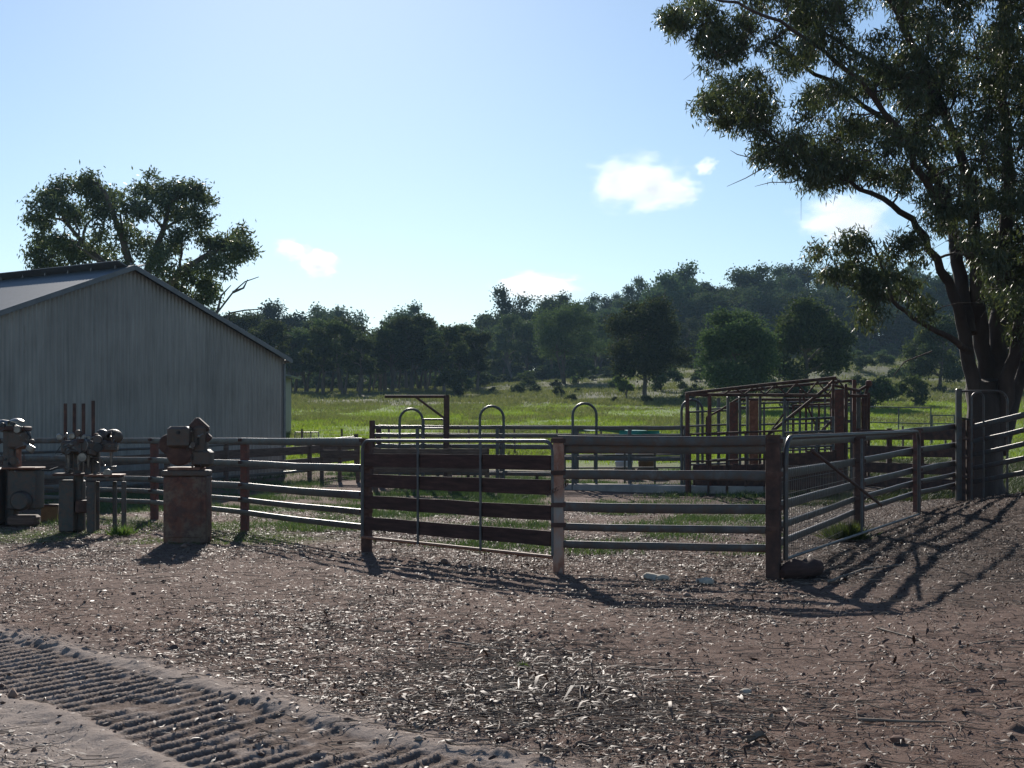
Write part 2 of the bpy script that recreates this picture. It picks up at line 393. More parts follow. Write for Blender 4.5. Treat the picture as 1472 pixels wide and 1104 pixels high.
fresh_ = ins_l*(1-ss(.35,.75,tri_l))*ss(.35,.55,fbm(XX*9, YY*9, 49, 2)+.12)
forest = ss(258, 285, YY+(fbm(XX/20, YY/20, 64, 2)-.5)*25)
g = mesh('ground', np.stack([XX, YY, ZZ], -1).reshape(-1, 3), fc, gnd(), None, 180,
         dict(humus_shade=(ss(2.5,5,XX+(fbm(XX,YY,91,2)-.5)*2)*ss(12.5,16,YY+(fbm(XX,YY,92,2)-.5)*3)*ss(60,45,YY)*.8).ravel(), fresh=(fresh_*.85).ravel(), sand=sand.ravel(), pasture=past.ravel(), weed=np.clip(weed, 0, 1).ravel(), rough=rough_.ravel(), forest=forest.ravel()))
tag(g, None, None, None, 'structure')
def gd(x, y): return gz(x, y)+np.where(np.asarray(y) < 46, detail(x, y), 0)

# ------------------------------------------------------------------ leaf quads
def leaves(P, D, L, Wd, rng, droop=0):
    """diamond leaf faces at P pointing along D"""
    n = len(P); D = D/(np.linalg.norm(D, axis=1)[:,None]+1e-9)
    r = rng.normal(size=(n,3)); s = np.cross(D, r); s /= np.linalg.norm(s, axis=1)[:,None]+1e-9
    L = np.broadcast_to(L, n)[:,None]; Wd = np.broadcast_to(Wd, n)[:,None]
    v = np.stack([P, P+D*L*.45+s*Wd/2, P+D*L, P+D*L*.45-s*Wd/2], 1).reshape(-1, 3)
    return v, np.arange(4*n).reshape(n, 4)
def blob_leaves(cs, rs, nsub, nleaf, subr, L, Wd, down, rng):
    """clusters -> sub clumps -> leaves"""
    Ps = []
    for c0, r0 in zip(cs, rs):
        d = rng.normal(size=(nsub,3)); d /= np.linalg.norm(d, axis=1)[:,None]
        q = c0 + d*(r0*rng.uniform(.35, 1, nsub)[:,None])*np.array([1,1,.72])
        Ps.append(np.repeat(q, nleaf, 0)+rng.normal(size=(nsub*nleaf,3))*subr*np.array([1,1,.8]))
    P = np.concatenate(Ps); n = len(P)
    D = rng.normal(size=(n,3)); D[:,2] -= down
    return leaves(P, D, L*rng.uniform(.7,1.3,n), Wd*rng.uniform(.7,1.3,n), rng)

# ------------------------------------------------------------------ forest prototypes
def wander(p0, p1, n, amp, rng, sag=0):
    t = np.linspace(0, 1, n)[:,None]; p = p0*(1-t)+p1*t
    o = np.cumsum(rng.normal(size=(n,3))*amp, 0); o -= o[:1]+(o[-1:]-o[:1])*t
    p = p+o; p[:,2] += sag*4*(t[:,0]*(1-t[:,0])); return p
def make_tree(name, label, cat, h, w, lobes, nsub, nleaf, L, mat, seed, group, clear=.3, stems=1, bark=farbark, down=.2, flat=.75):
    rng = np.random.RandomState(seed)
    t = thing(name, label, cat, (0,0,-50), 0, group); lobes = int(lobes*1.5); nsub = int(nsub*.75)
    tb = MB(); cs = []; rs = []
    ends = []
    for k in range(stems):
        a = rng.uniform(0, 6.28); e = np.array([math.cos(a)*w*.14*(stems > 1), math.sin(a)*w*.14*(stems > 1), h*.62])
        p = wander(np.array([.12*math.cos(a)*(stems > 1), .12*math.sin(a)*(stems > 1), -.3]), e+rng.normal(size=3)*[.3,.3,0], 7, .1, rng)
        r = h*.022/(stems**.4); tb.tube(p, np.linspace(r*1.25, r*.45, 7), 7); ends.append(p)
    for k in range(lobes):
        f = (k+.5)/lobes; zz = clear+(1-clear)*rng.uniform(.12,.94)
        # crown profile: widest a little above the middle
        g_ = math.sin(math.pi*min(1, max(0, (zz-clear)/(1-clear)*.85+.12)))**.6
        a = k*2.39996+rng.uniform(-.3,.3); rr = w*.5*g_*rng.uniform(.35,.8)
        c0 = np.array([math.cos(a)*rr, math.sin(a)*rr, h*zz])+rng.normal(size=3)*w*.03; r0 = w*.5*rng.uniform(.16,.36)
        cs.append(c0); rs.append(r0)
        p0 = ends[k % stems]; q = p0[min(6, max(2, int(zz*8)))]
        if q[2] < c0[2]-.2 or True:
            tb.tube(wander(q, c0+np.array([0,0,-.1*r0]), 5, .12, rng, .2), np.linspace(h*.009, h*.0028, 5), 5, False)
    v, f = blob_leaves(cs, rs, nsub, nleaf, w*.045, L, L*.62, down, rng)
    tb.build('trunk', bark, t, 60, True); mesh('crown', v, f, mat, t, 0)
    return t
GL = 'trees of the wooded hill behind the pasture'
hill = [make_tree('hill_tree', 'dusky green gum of the wooded hill, one crown among many in the mass', 'tree', 12+s % 3*1.5, 10+s % 4, 13, 44, 13, .46, hillleaf, 100+s, GL, .2+.04*(s % 3)) for s in range(7)]
GT = 'trees of the dark belt left of centre beyond the pasture'
belt = [make_tree('belt_tree', 'x', 'tree', 12, 7.5+s % 3, 11, 44, 14, .40, farleaf, 200+s, GT, .30, 1+s % 3) for s in range(4)]
shrubs = [make_tree('shrub', 'low dull green shrub on the rough pasture slope', 'shrub', 2.2, 3.2, 7, 22, 10, .26, farleaf, 300+s, 'shrubs scattered over the rough slope', .02, 2) for s in range(3)]

# hill forest
k = 0
for yy in np.arange(304, 436, 11.5):
    xx = -95.0
    while xx < yy*.40+6:
        x = xx+R.uniform(-3.5, 3.5); y = yy+R.uniform(-4.5, 4.5); xx += 11.5 if yy < 400 else 8.5
        px = 736+x/y*F
        if px < 300 or px > 1520: continue
        
        sc = R.uniform(.95, 1.45)*(.9 if yy > 400 else 1)
        o = hill[k % 7] if k < 7 else dup(hill[k % 7])
        o.location = (x, y, gz1(x, y)-.3); o.rotation_euler = (0,0,R.uniform(0,6.28)); o.scale = (sc, sc, sc*R.uniform(.85,1.12)); k += 1
        side_ = 'left end' if px < 560 else 'low middle' if px < 860 else 'high right half' if px < 1200 else 'far right behind the big gum'
        o['label'] = ('gum on the skyline of the wooded hill, ' if yy > 405 else 'gum halfway up the wooded hill, ' if yy > 340 else 'gum at the foot of the wooded hill, ')+side_
NH = k
# belt at left: dense row whose bases stand about 190 m out
k = 0
bpos = []
for px in np.arange(318, 690, 13.5):
    bpos.append((px+R.uniform(-5,5), R.uniform(176, 212)))
for px in np.arange(300, 680, 24): bpos.append((px+R.uniform(-6,6), R.uniform(222, 262)))
for px in np.arange(690, 1100, 25): bpos.append((px+R.uniform(-8,8), R.uniform(262, 292)))
for px, Y in bpos:
    p = G(px, Y); top = 462+8*math.sin(px*.05)+R.uniform(-8, 14)
    if px > 690: top = 452+R.uniform(-10, 16)
    if 520 < px < 560: top += 8
    hh = EYE+(HZ-top)/F*Y-p[2]; sc = hh/12.6
    lab = ('slim dark gum in the belt standing behind the left end of the pasture' if px < 520 else
           'dark gum in the belt near the middle of the view, beyond the bent pipe arm' if px < 690 else
           'dark gum at the foot of the wooded hill behind the rough slope')
    o = belt[k % 4] if k < 4 else dup(belt[k % 4]); o['label'] = lab
    o.location = (p[0], p[1], p[2]-.2); o.rotation_euler = (0,0,R.uniform(0,6.28)); o.scale = (sc*R.uniform(.95,1.25), sc*R.uniform(.95,1.25), sc); k += 1
# scrub on the slope
k = 0
for i in range(150):
    px = R.uniform(640, 1480); Y = R.uniform(135, 285)
    if px < 700 and Y < 160: continue
    p = G(px, Y); sc = R.uniform(.3, .95)*(1.15 if Y > 200 else .8)
    o = shrubs[k % 3] if k < 3 else dup(shrubs[k % 3])
    o.location = (p[0], p[1], p[2]-.1); o.rotation_euler = (0,0,R.uniform(0,6.28)); o.scale = (sc*1.2, sc*1.2, sc); k += 1

for i in range(46):
    px = 300+i*8.6+R.uniform(-4,4); Y = R.uniform(245, 300); p = G(px, Y); sc = R.uniform(.9, 1.6)
    o = dup(shrubs[k % 3], p-[0,0,.2], R.uniform(0,6.28), (sc*1.3, sc*1.3, sc), 'dark undergrowth shrub among the trunks of the tree belt at left'); o['group'] = 'undergrowth shrubs under the tree belt'; k += 1
for i in range(60):
    px = 660+i*13.5+R.uniform(-5,5); Y = R.uniform(296, 318); p = G(px, Y); sc = R.uniform(1.2, 2.1)
    o = dup(shrubs[k % 3], p-[0,0,.2], R.uniform(0,6.28), (sc*1.4, sc*1.4, sc), 'dark undergrowth shrub along the foot of the wooded hill'); o['group'] = 'undergrowth shrubs along the foot of the hill'; k += 1
# individual middle-distance trees (px of trunk, py of base, top py, crown width px)
def mid_tree(name, label, px, Y, top, wpx, seed, mat=farleaf, lobes=16, stems=1, clear=.25, nsub=60, L=.3, nleaf=16):
    p = G(px, Y); h = EYE+(HZ-top)/F*Y-p[2]; w = wpx/F*Y*1.05
    t = make_tree(name, label, 'tree', h, w, lobes, nsub, nleaf, L, mat, seed, None, clear, stems)
    t.location = (p[0], p[1], p[2]); return t
mid_tree('gum_tree', 'dark spreading two-trunked tree on the rise left of the round pasture tree', 812, 215, 440, 118, 41, stems=2, clear=.36)
mid_tree('gum_tree', 'round dark tree with pale leaf edge casting a shadow in the mid pasture', 928, 150, 436, 118, 43, clear=.14, lobes=20, nsub=70)
mid_tree('small_tree', 'thin sunlit sapling touching the left side of the round pasture tree', 900, 151, 520, 34, 44, limeleaf, 7, clear=.1, nsub=25)
mid_tree('gum_tree', 'broad bushy olive tree behind the left end of the rusty pipe frame', 1062, 118, 446, 128, 45, clear=.10, lobes=22, nsub=80, L=.24, nleaf=18)
mid_tree('gum_tree', 'grey green tree behind the rusty pipe frame, its trunk showing through the rails', 1163, 128, 436, 130, 46, clear=.24, lobes=20, nsub=70)
mid_tree('gum_tree', 'shaded tree low on the right slope just left of the big trunk', 1350, 160, 455, 100, 47, clear=.05, lobes=16)
mid_tree('small_tree', 'light green young tree in front of the hill forest near the middle', 708, 270, 486, 40, 48, limeleaf, 8, clear=.1)
mid_tree('dead_tree', 'spindly half bare tree poking above the dark belt beyond the pipe arm', 553, 205, 446, 26, 49, lobes=9, clear=.4, nsub=12, L=.3)
for px, Y, lab in ((650,172,'dark bush at the right foot of the tree belt'), (835,212,'dark bush under the two-trunked tree'), (955,168,'small grey bush right of the round pasture tree'),
                   (1310,125,'wide grey green bush on the grass right of the rusty frame'), (1262,120,'small bush against the knobbed post of the frame'), (1150,110,'scraggy bush seen through the pipe frame')):
    p = G(px, Y); o = dup(shrubs[0], p-[0,0,.1], px, (1.3*Y/200+.4,)*3, lab)

# ------------------------------------------------------------------ gum tree behind the shed
def in_poly(px, py, poly):
    poly = np.asarray(poly, float); n = len(poly); ins = np.zeros(len(px), bool); j = n-1
    for i in range(n):
        xi, yi = poly[i]; xj, yj = poly[j]
        c = ((yi > py) != (yj > py)) & (px < (xj-xi)*(py-yi)/(yj-yi+1e-9)+xi)
        ins ^= c; j = i
    return ins
rng = np.random.RandomState(5)
YT = 70.0
gt = thing('gum_tree', 'tall spreading gum rising behind the ridge of the corrugated shed', 'tree', G(200, YT))
lob = [(125,262,22),(150,275,26),(88,275,18),(75,300,22),(110,310,30),(140,300,28),(60,315,12),(175,300,30),(160,330,32),(205,275,20),(215,300,32),(240,275,26),(265,270,18),(255,305,34),(285,285,16),(290,310,16),(85,350,26),(65,375,20),(110,365,28),(145,370,30),(90,392,24),(190,350,34),(225,345,38),(265,345,32),(300,345,22),(325,350,14),(345,352,14),(335,368,14),(225,385,34),(260,390,34),(285,405,24),(300,425,14),(175,390,30),(135,400,24),(305,380,16),(245,420,26),(70,410,18),(40+20,345,12),(275,432,20)]
cs = []; rs = []; tb = MB()
stem = [V(205, 660, YT), V(203, 540, YT), V(200, 470, YT), V(198, 420, YT+.3)]
tb.tube(stem, [.5,.42,.36,.3], 10)
heads = {}
for nme, pts in dict(a=[(200,470),(175,420),(150,380),(120,350),(95,320)], b=[(199,440),(190,390),(175,340),(160,300),(150,275)], c=[(200,430),(215,380),(235,330),(245,290)], d=[(200,470),(225,430),(260,390),(300,365),(335,355)]).items():
    P = np.array([V(x, y, YT+rng.uniform(-1,1)) for x, y in pts]); tb.tube(P, np.linspace(.26,.08,len(P)), 8); heads[nme] = P
allh = np.concatenate(list(heads.values()))
for x, y, r in lob:
    Yc = YT+rng.uniform(-2.6, 2.6)
    for q in range(3):
        c0 = V(x+rng.uniform(-.6,.6)*r, y+rng.uniform(-.35,.35)*r, Yc+rng.uniform(-1.0,1.0)); cs.append(c0); rs.append(r/F*YT*.46)
    c0 = V(x, y, Yc); h0 = allh[np.argmin(np.linalg.norm(allh-c0-[0,0,-.8], axis=1))]
    tb.tube(wander(h0, c0, 6, .07, rng, .2), np.linspace(.085,.02,6), 5, False)
cs = cs+[c+rng.normal(size=3)*.38 for c in cs]; rs = rs+[q*.42 for q in rs]
v, f = blob_leaves(cs, rs, 17, 9, .24, .25, .085, .8, rng)
tb.build('trunk', farbark, gt, 60); mesh('crown', v-np.array(gt.location), f, gumleaf2, gt, 0)
# bare fallen-looking twigs at the shed's right
dt = thing('dead_tree', 'bare leafless branches rising behind the shed roof at its right', 'tree', G(310, 66))
tb = MB()
for pts in ([(308,640),(306,520),(312,450),(335,420),(352,405),(372,398)], [(312,450),(318,425),(332,410)], [(335,420),(350,414),(356,402)], [(306,520),(330,450),(352,446),(378,444)]):
    P = np.array([V(x, y, 66+.3*i) for i, (x, y) in enumerate(pts)]); tb.tube(P, np.linspace(.075,.02,len(P)), 6)
tb.build('trunk', farbark, dt)

# ------------------------------------------------------------------ big gum at right
YB = 31.0
rng = np.random.RandomState(9)
bt = thing('gum_tree', 'huge many-stemmed gum filling the right edge above the tall gate frame', 'tree', G(1420, YB))
limbs = [
 ([(1418,735,0),(1416,700,0),(1415,640,0),(1414,590,0),(1412,545,0)], .62, .44),
 ([(1404,640,0),(1402,560,-.1),(1392,500,-.2),(1380,450,-.4),(1366,410,-.6),(1348,375,-.9),(1318,325,-1.3),(1282,296,-1.7),(1235,270,-2.1),(1180,240,-2.4),(1130,215,-2.6),(1080,175,-2.8)], .27, .025),
 ([(1392,480,-.1),(1384,420,.2),(1376,360,.5),(1366,300,.9),(1345,250,1.2),(1310,205,1.6),(1260,160,2),(1200,120,2.2),(1120,70,2.4)], .26, .05),
 ([(1418,600,.2),(1416,520,.2),(1408,450,.2),(1402,380,.1),(1398,300,-.2),(1385,230,-.5),(1360,160,-.8),(1325,90,-1.0),(1290,20,-1.2),(1262,-50,-1.3)], .29, .08),
 ([(1426,620,.1),(1433,520,.3),(1438,440,.6),(1444,350,.9),(1450,260,1.1),(1448,170,1.4),(1438,90,1.8),(1446,0,2),(1455,-140,2)], .31, .10),
 ([(1430,640,0),(1450,540,-.3),(1468,450,-.6),(1490,360,-.9),(1520,260,-1.2),(1560,140,-1.5),(1590,20,-1.8)], .25, .07),
 ([(1436,650,.2),(1468,540,1.0),(1500,440,1.8),(1550,340,2.4),(1620,240,3)], .26, .06),
 ([(1396,505,-.3),(1366,488,-.9),(1338,470,-1.4),(1300,447,-1.9),(1280,420,-2.2),(1268,395,-2.4),(1262,365,-2.5),(1250,345,-2.6)], .11, .02),
 ([(1300,447,-1.9),(1270,425,-2.0),(1235,408,-2.2),(1205,404,-2.4),(1180,396,-2.5)], .05, .015),
 ([(1402,380,.1),(1370,330,-.8),(1350,290,-1.5),(1320,240,-2.1),(1290,180,-2.6),(1240,120,-3.0),(1180,70,-3.3),(1120,30,-3.5),(1060,5,-3.6),(1000,-5,-3.7)], .16, .03),
 ([(1360,160,-.8),(1300,110,-.6),(1220,70,-.4),(1140,20,-.2)], .12, .03),
]
tk = MB(); br = []; pts_all = []; rad_all = []
for i, (pts, r0, r1) in enumerate(limbs):
    P0 = np.array([V(x, y, YB+d) for x, y, d in pts])
    P0[:,0] += 0
    t = np.linspace(0, len(P0)-1, len(P0)*3-2); P = np.stack([np.interp(t, range(len(P0)), P0[:,k]) for k in range(3)], 1)
    for _ in range(2): P[1:-1] = (P[:-2]+2*P[1:-1]+P[2:])/4
    P[1:-1] += rng.normal(size=(len(P)-2, 3))*.03
    rr = r1+(r0-r1)*np.linspace(1, 0, len(P))**1.5*.8*(1+rng.uniform(-.07,.07,len(P)))
    rr = rr*.87
    if i == 0: rr = np.linspace(.44,.34,len(P)); rr[:4] *= [1.35,1.2,1.1,1.03]; tk.tube(P, rr, 18)
    else:
        m = MB(); m.tube(P, rr, 12); br.append(m); s0 = 0 if i > 7 else len(P)//3
        pts_all.append(P[s0:]); rad_all.append(rr[s0:])
tk.build('trunk', gumbark, bt, 60)
for m in br: m.build('limb', gumbark, bt, 60)
PA = np.concatenate(pts_all); RA = np.concatenate(rad_all)
crown_poly = [(952,22),(962,-10),(1000,-60),(1060,-140),(1180,-230),(1350,-300),(1500,-300),(1640,-220),(1720,-50),(1740,150),(1700,330),(1620,450),(1540,520),(1480,540),(1445,470),(1420,400),(1385,345),(1350,330),(1318,300),(1275,272),(1225,262),(1180,262),(1150,262),(1118,240),(1088,222),(1068,195),(1050,192),(1035,178),(1008,168),(1002,145),(1018,134),(1035,118),(1040,100),(1022,84),(1006,78),(1004,60),(990,42),(968,44)]
low_poly = [(1160,362),(1176,346),(1212,330),(1250,340),(1290,332),(1335,345),(1350,400),(1345,455),(1318,448),(1292,425),(1268,440),(1252,468),(1236,474),(1228,440),(1205,396),(1184,412),(1166,412)]
cs = []; rs = []
def fill(poly, n, dlo, dhi, r0, r1, hang=0):
    a = np.asarray(poly); lo = a.min(0); hi = a.max(0); c = 0
    while c < n:
        x = rng.uniform(lo[0], hi[0]); y = rng.uniform(lo[1], hi[1])
        if not in_poly(np.array([x]), np.array([y]), poly)[0]: continue
        if fbm(x/34., y/27., 90, 3) < .36-(.10 if x > 1200 else 0): continue
        edge = min(1, (x-950)/260); d = rng.uniform(dlo, dhi)*(.35+.65*edge)
        cs.append(V(x, y, YB+d)); rs.append(rng.uniform(r0, r1)*(.55+.45*edge)); c += 1
fill(crown_poly, 1500, -4.4, 4.4, .22, .48)
fill(low_poly, 44, -3.4, -1.4, .16, .30)
fill([(1380,345),(1472,330),(1560,560),(1500,560),(1430,500)], 90, .5, 4, .2, .42)
n0 = len(cs)
# the outline lobes of the left side, placed so that the tips read against the sky
for x, y, r in [(968,25,.34),(985,12,.4),(960,30,.2),(1003,10,.42),(1022,60,.35),(1018,80,.3),(1030,100,.35),(1045,75,.45),(1012,150,.36),(1030,140,.4),(1050,130,.4),(1028,165,.3),(1052,175,.35),(1075,180,.35),(1058,150,.45),(1090,190,.4),(1100,215,.35),(1120,228,.35),(1150,245,.35),(1165,255,.3),(1185,262,.35),(1180,228,.5),(1140,190,.5)]:
    cs.append(V(x, y, YB-2.2+rng.uniform(-.8,.8))); rs.append(r)
tb = MB()
cs = np.array(cs); rs = np.array(rs)
dist0 = np.array([np.min(np.linalg.norm(PA-c, axis=1)) for c in cs]); order = np.argsort(dist0)
NP_ = list(PA); NR = list(np.minimum(RA*.5, .05)); ND = [0.0]*len(PA)
for kq in order:
    c0 = cs[kq]; A_ = np.array(NP_); dd = np.linalg.norm(A_-(c0-np.array([0,0,.25])), axis=1)+np.array(ND)*.25
    j = int(np.argmin(dd)); q0 = A_[j]; l_ = np.linalg.norm(c0-q0); rb = max(.005, NR[j]*.72)
    P = wander(q0, c0, 6, .035+.01*l_, rng, .05*l_); tb.tube(P, np.linspace(min(rb, .045), min(rb*.75, .028), 6), 5, False)
    for t__ in (3, 5): NP_.append(P[t__]); NR.append(max(.005, rb*.78)); ND.append(ND[j]+l_)
    for q in range(3):
        e = c0+rng.normal(size=3)*rs[kq]*.8; tb.tube([P[3+q % 2], (P[3]+e)/2+rng.normal(size=3)*.05, e], [.008,.006,.003], 4, False)
for pts in ([(1130,215,-2.6),(1100,240,-2.6),(1072,256,-2.7),(1045,268,-2.8)], [(1120,210,-2.6),(1085,228,-2.6),(1060,222,-2.6),(1050,216,-2.6)], [(1180,240,-2.4),(1140,262,-2.5),(1108,262,-2.5),(1085,268,-2.6)], [(1340,505,-2),(1300,520,-2),(1285,540,-2)]):
    tb.tube([V(x, y, YB+d) for x, y, d in pts], [.018,.013,.009,.004][:len(pts)], 5, False)
tb.build('twigs', gumbark, bt, 0)
v, f = blob_leaves(cs, rs, 13, 15, .095, .14, .030, 1.5, rng)
mesh('crown', v-np.array(bt.location), f, gumleaf, bt, 0)

# ------------------------------------------------------------------ shed
YA = 42.0
A = np.array([(187-736)/F*YA, YA]); phi = rad(56); gv = np.array([math.cos(phi), math.sin(phi)]); rv = np.array([-gv[1], gv[0]])
w2 = .16*YA; zr = EYE+(HZ-384)/F*YA; tp = math.tan(rad(20.2)); ze = zr-w2*tp; LEN = 22.0
sh = thing('corrugated_shed', 'long grey corrugated iron shed with its gable wall facing the yards', 'shed', (A[0], A[1], gz1(*A)), phi)
# local frame: x along the gable (towards the right eave), y along the ridge (away), z up
z0 = sh.location.z; per = .15
def gable(y, sgn):
    m = MB(); n = int(2*w2/(per/6)); x = np.linspace(-w2, w2, n+1); d = np.clip(np.cos(x/per*2*math.pi)*1.6,-1,1)*.011
    top = (zr-z0)-np.abs(x)*tp-.03; bot = np.full(n+1, -.6)
    m_v = np.concatenate([np.stack([x, y+d*sgn, bot], 1), np.stack([x, y+d*sgn, top], 1)])
    i = np.arange(n); return m.add(m_v, np.stack([i, i+1, i+n+2, i+n+1], 1))
gable(0, 1).build('gable_wall', wallm, sh, 180, True)
m = gable(LEN, 1); m.build('gable_wall', wallm, sh, 180, True)
def side(x):
    m = MB(); n = int(LEN/(per/4)); y = np.linspace(0.01, LEN-.01, n+1); d = np.cos(y/per*2*math.pi)*.009
    v_ = np.concatenate([np.stack([x+d, y, np.full(n+1, -.6)], 1), np.stack([x+d, y, np.full(n+1, ze-z0-.03)], 1)])
    i = np.arange(n); return m.add(v_, np.stack([i, i+1, i+n+2, i+n+1], 1))
side(-w2+.02).build('side_wall', wallm, sh, 180, True); side(w2-.02).build('side_wall', wallm, sh, 180, True)
for sg in (-1, 1):
    m = MB(); n = int((LEN+.5)/(per/4)); y = np.linspace(-.22, LEN+.25, n+1); d = np.cos(y/per*2*math.pi)*.009
    v_ = np.concatenate([np.stack([np.full(n+1, 0.), y, zr-z0+.05+d], 1), np.stack([np.full(n+1, sg*(w2+.10)), y, zr-z0+.05-(w2+.10)*tp+d], 1)])
    i = np.arange(n); m.add(v_, np.stack([i, i+1, i+n+2, i+n+1], 1)); m.build('roof_sheet', roofm, sh, 180, True)
    b_ = MB(); p0 = np.array([0, -.235, zr-z0-.02]); p1 = np.array([sg*(w2+.09), -.235, zr-z0-.02-(w2+.09)*tp])
    b_.sweep([p0, p1], rrect(.03, .15, .006, 1)); b_.build('barge_board', trimm, sh, 20, True)
    b_ = MB(); b_.sweep([[sg*(w2+.12), -.2, ze-z0-.06], [sg*(w2+.12), LEN+.2, ze-z0-.06]], rrect(.12, .10, .02, 2)); b_.build('gutter', trimm, sh, 30, True)
m = MB(); m.box((w2-.045, -.03, (ze-z0)/2-.1), (.09, .05, ze-z0-.1), 0, .006); m.build('corner_flashing', trimm, sh, 30, True)
m = MB()
for sg in (-1, 1): m.sweep([[sg*.26, -.1, zr-z0+.03], [sg*.26, LEN, zr-z0+.03]], rrect(.6, .03, .01, 1), up=(sg*-math.sin(rad(20)), 0, math.cos(rad(20))))
m.build('ridge_vent', trimm, sh, 20, True)
m = MB()
for y in np.arange(.3, LEN, 1.1): m.box((-.3, y, zr-z0+.06), (.05,.05,.24)); m.box((.3, y, zr-z0+.06), (.05,.05,.24))
m.build('vent_bracket', trimm, sh, 20, True)
m = MB(); m.tube([[w2+.03,.05,ze-z0-.1],[w2+.03,.05,0]], .045, 8); m.build('downpipe', rustred, sh, 30, True)
# second roof peeping out behind the shed's right corner
p = G(391, 75); hut = thing('small_outbuilding', 'pale roof tip of an outbuilding peeping from behind the shed corner', 'shed', p)
m = MB(); m.box((0,0,1.5), (1.6,3,3.2)); m.build('wall', wallm, hut, 20, True)
m = MB(); m.box((.1,0,3.35), (2.5,3.6,.09), 0, 0, 0, .18); m.build('roof', trimm, hut, 20, True)

# ------------------------------------------------------------------ yard fences
RZ = [1.60, 1.21, .82, .575, .36]; RH = [.115, .115, .115, .09, .09]
def post(parent, x, y, h, s, mat, rz=0, lean=0, name='post'):
    z = gz1(x, y); m = MB()
    m.sweep([[x, y, z-.35], [x+lean, y, z+h]], [(a*math.cos(rz)-b_*math.sin(rz), a*math.sin(rz)+b_*math.cos(rz)) for a, b_ in rrect(s, s, .012, 2)])
    return m.build(name, mat, parent, 25)
def rail(parent, a, b_, za, zb, h, mat=galv, t=.042, name='rail', off=0.0):
    a = np.array(a, float); b_ = np.array(b_, float); d = (b_-a)/np.linalg.norm(b_-a); nrm = np.array([-d[1], d[0]])
    a = a+nrm*off; b_ = b_+nrm*off; n = 5; t_ = np.linspace(0, 1, n)
    P = np.stack([a[0]+(b_-a)[0]*t_, a[1]+(b_-a)[1]*t_, za+(zb-za)*t_-.012*4*t_*(1-t_)*random.uniform(.2,1.3)], 1)
    P[1:-1] += R.normal(size=(3,3))*.003
    m = MB(); m.sweep(P, rrect(t, h, min(t, h)*.30, 3)); return m.build(name, mat, parent, 50)
def gxy(px, Y): return ((px-736)/F*Y, Y)
C222 = gxy(222, 28.2); C352 = gxy(352, 24.4); C527 = gxy(527, 20.25); C803 = gxy(803, 17.0); C1112 = gxy(1112, 16.3)
C100 = gxy(98, 30.2); C0 = gxy(-30, 31.5)
C1235 = gxy(1235, 23.6); C1318 = gxy(1318, 27.3); C1385 = gxy(1388, 30.0)
f1 = thing('rail_fence', 'steel rail fence with red posts running left from the gate to the old machines', 'fence', (*C352, gz1(*C352)))
for c_0, mt, s in ((C100, rustred, .11), (C222, rustred, .13), (C352, rustred, .125), (C527, rustdark, .13)): post(f1, *c_0, 1.64, s, mt, .3)
for a, b_ in ((C0, C100), (C100, C222), (C222, C352), (C352, C527)):
    for z, h in zip(RZ, RH): rail(f1, a, b_, gz1(*a)+z, gz1(*b_)+z, h, galv, .045, off=-.065)
f2 = thing('rail_fence', 'steel rail panel between the peeling pale post and the dark corner post', 'fence', (*C803, gz1(*C803)))
post(f2, *C803, 1.66, .135, peel, .1); post(f2, *C1112, 1.69, .165, rustdark, .35)
for z, h in zip([1.625]+RZ[1:], [.12]+RH[1:]): rail(f2, C803, C1112, z, z, h, galv, .05, off=-.03)
rail(f2, C803, C1112, 1.515, 1.515, .10, galv, .04, off=.05)
f3 = thing('rail_fence', 'long steel rail fence receding right from the dark corner post to the tree', 'fence', (*C1235, gz1(*C1235)))
post(f3, *C1235, 1.62, .17, rustdark, .3); post(f3, *C1318, 1.60, .155, rustred, .3); post(f3, *C1385, 1.62, .2, rustdark, .2)
for a, b_ in ((C1112, C1235), (C1235, C1318), (C1318, C1385)):
    for z, h in zip(RZ, RH): rail(f3, a, b_, gz1(*a)+z, gz1(*b_)+z, h, galv, .05, off=.09)
# wire mesh tied to the lower part of the receding fence
m = MB(); a = np.array(C1112); b_ = np.array(C1235); L_ = np.linalg.norm(b_-a)
for s in np.arange(.1, L_, .15):
    q = a+(b_-a)*s/L_; q = q+np.array([-.04, .02]); z = gz1(*q); m.tube([[q[0],q[1],z+.1],[q[0],q[1],z+1.3]], .0028, 4, False)
for z in np.arange(.15, 1.31, .16):
    m.tube([[a[0]-.04,a[1]+.02,gz1(*a)+z],[b_[0]-.04,b_[1]+.02,gz1(*b_)+z]], .0028, 4, False)
m.build('wire_mesh', wire, f3, 0)
# planked gate
def rounded_frame(P0, P1, zt, zb, r, rt, m, ends=True):
    """tube frame in the vertical plane through P0,P1 with rounded upper corners"""
    P0 = np.array(P0, float); P1 = np.array(P1, float); L_ = np.linalg.norm(P1-P0); d = (P1-P0)/L_
    pts = [(0, zb(0))]; 
    for k in range(7): a = math.pi-math.pi/2*k/6; pts.append((r+r*math.cos(a), zt(r)-r+r*math.sin(a)))
    for k in range(7): a = math.pi/2-math.pi/2*k/6; pts.append((L_-r+r*math.cos(a), zt(L_)-r+r*math.sin(a)))
    pts.append((L_, zb(L_)))
    m.tube([[P0[0]+d[0]*s, P0[1]+d[1]*s, z] for s, z in pts], rt, 10)
    return d, L_
a = np.array(C527)+np.array([-.05, -.12]); b_ = np.array(C803)+np.array([-.07, -.04])
gate = thing('planked_gate', 'closed round-cornered tube gate filled with four dark planks between two posts', 'gate', (*a, gz1(*a)))
m = MB(); d, L_ = rounded_frame(a, b_, lambda s: 1.615-.0*s, lambda s: .22, .15, .024, m); m.build('gate_frame', galv2, gate, 50)
m = MB(); m.tube([[a[0], a[1], .22], [b_[0], b_[1], .20]], .023, 8); m.build('bottom_rail', orange_rust, gate, 50)
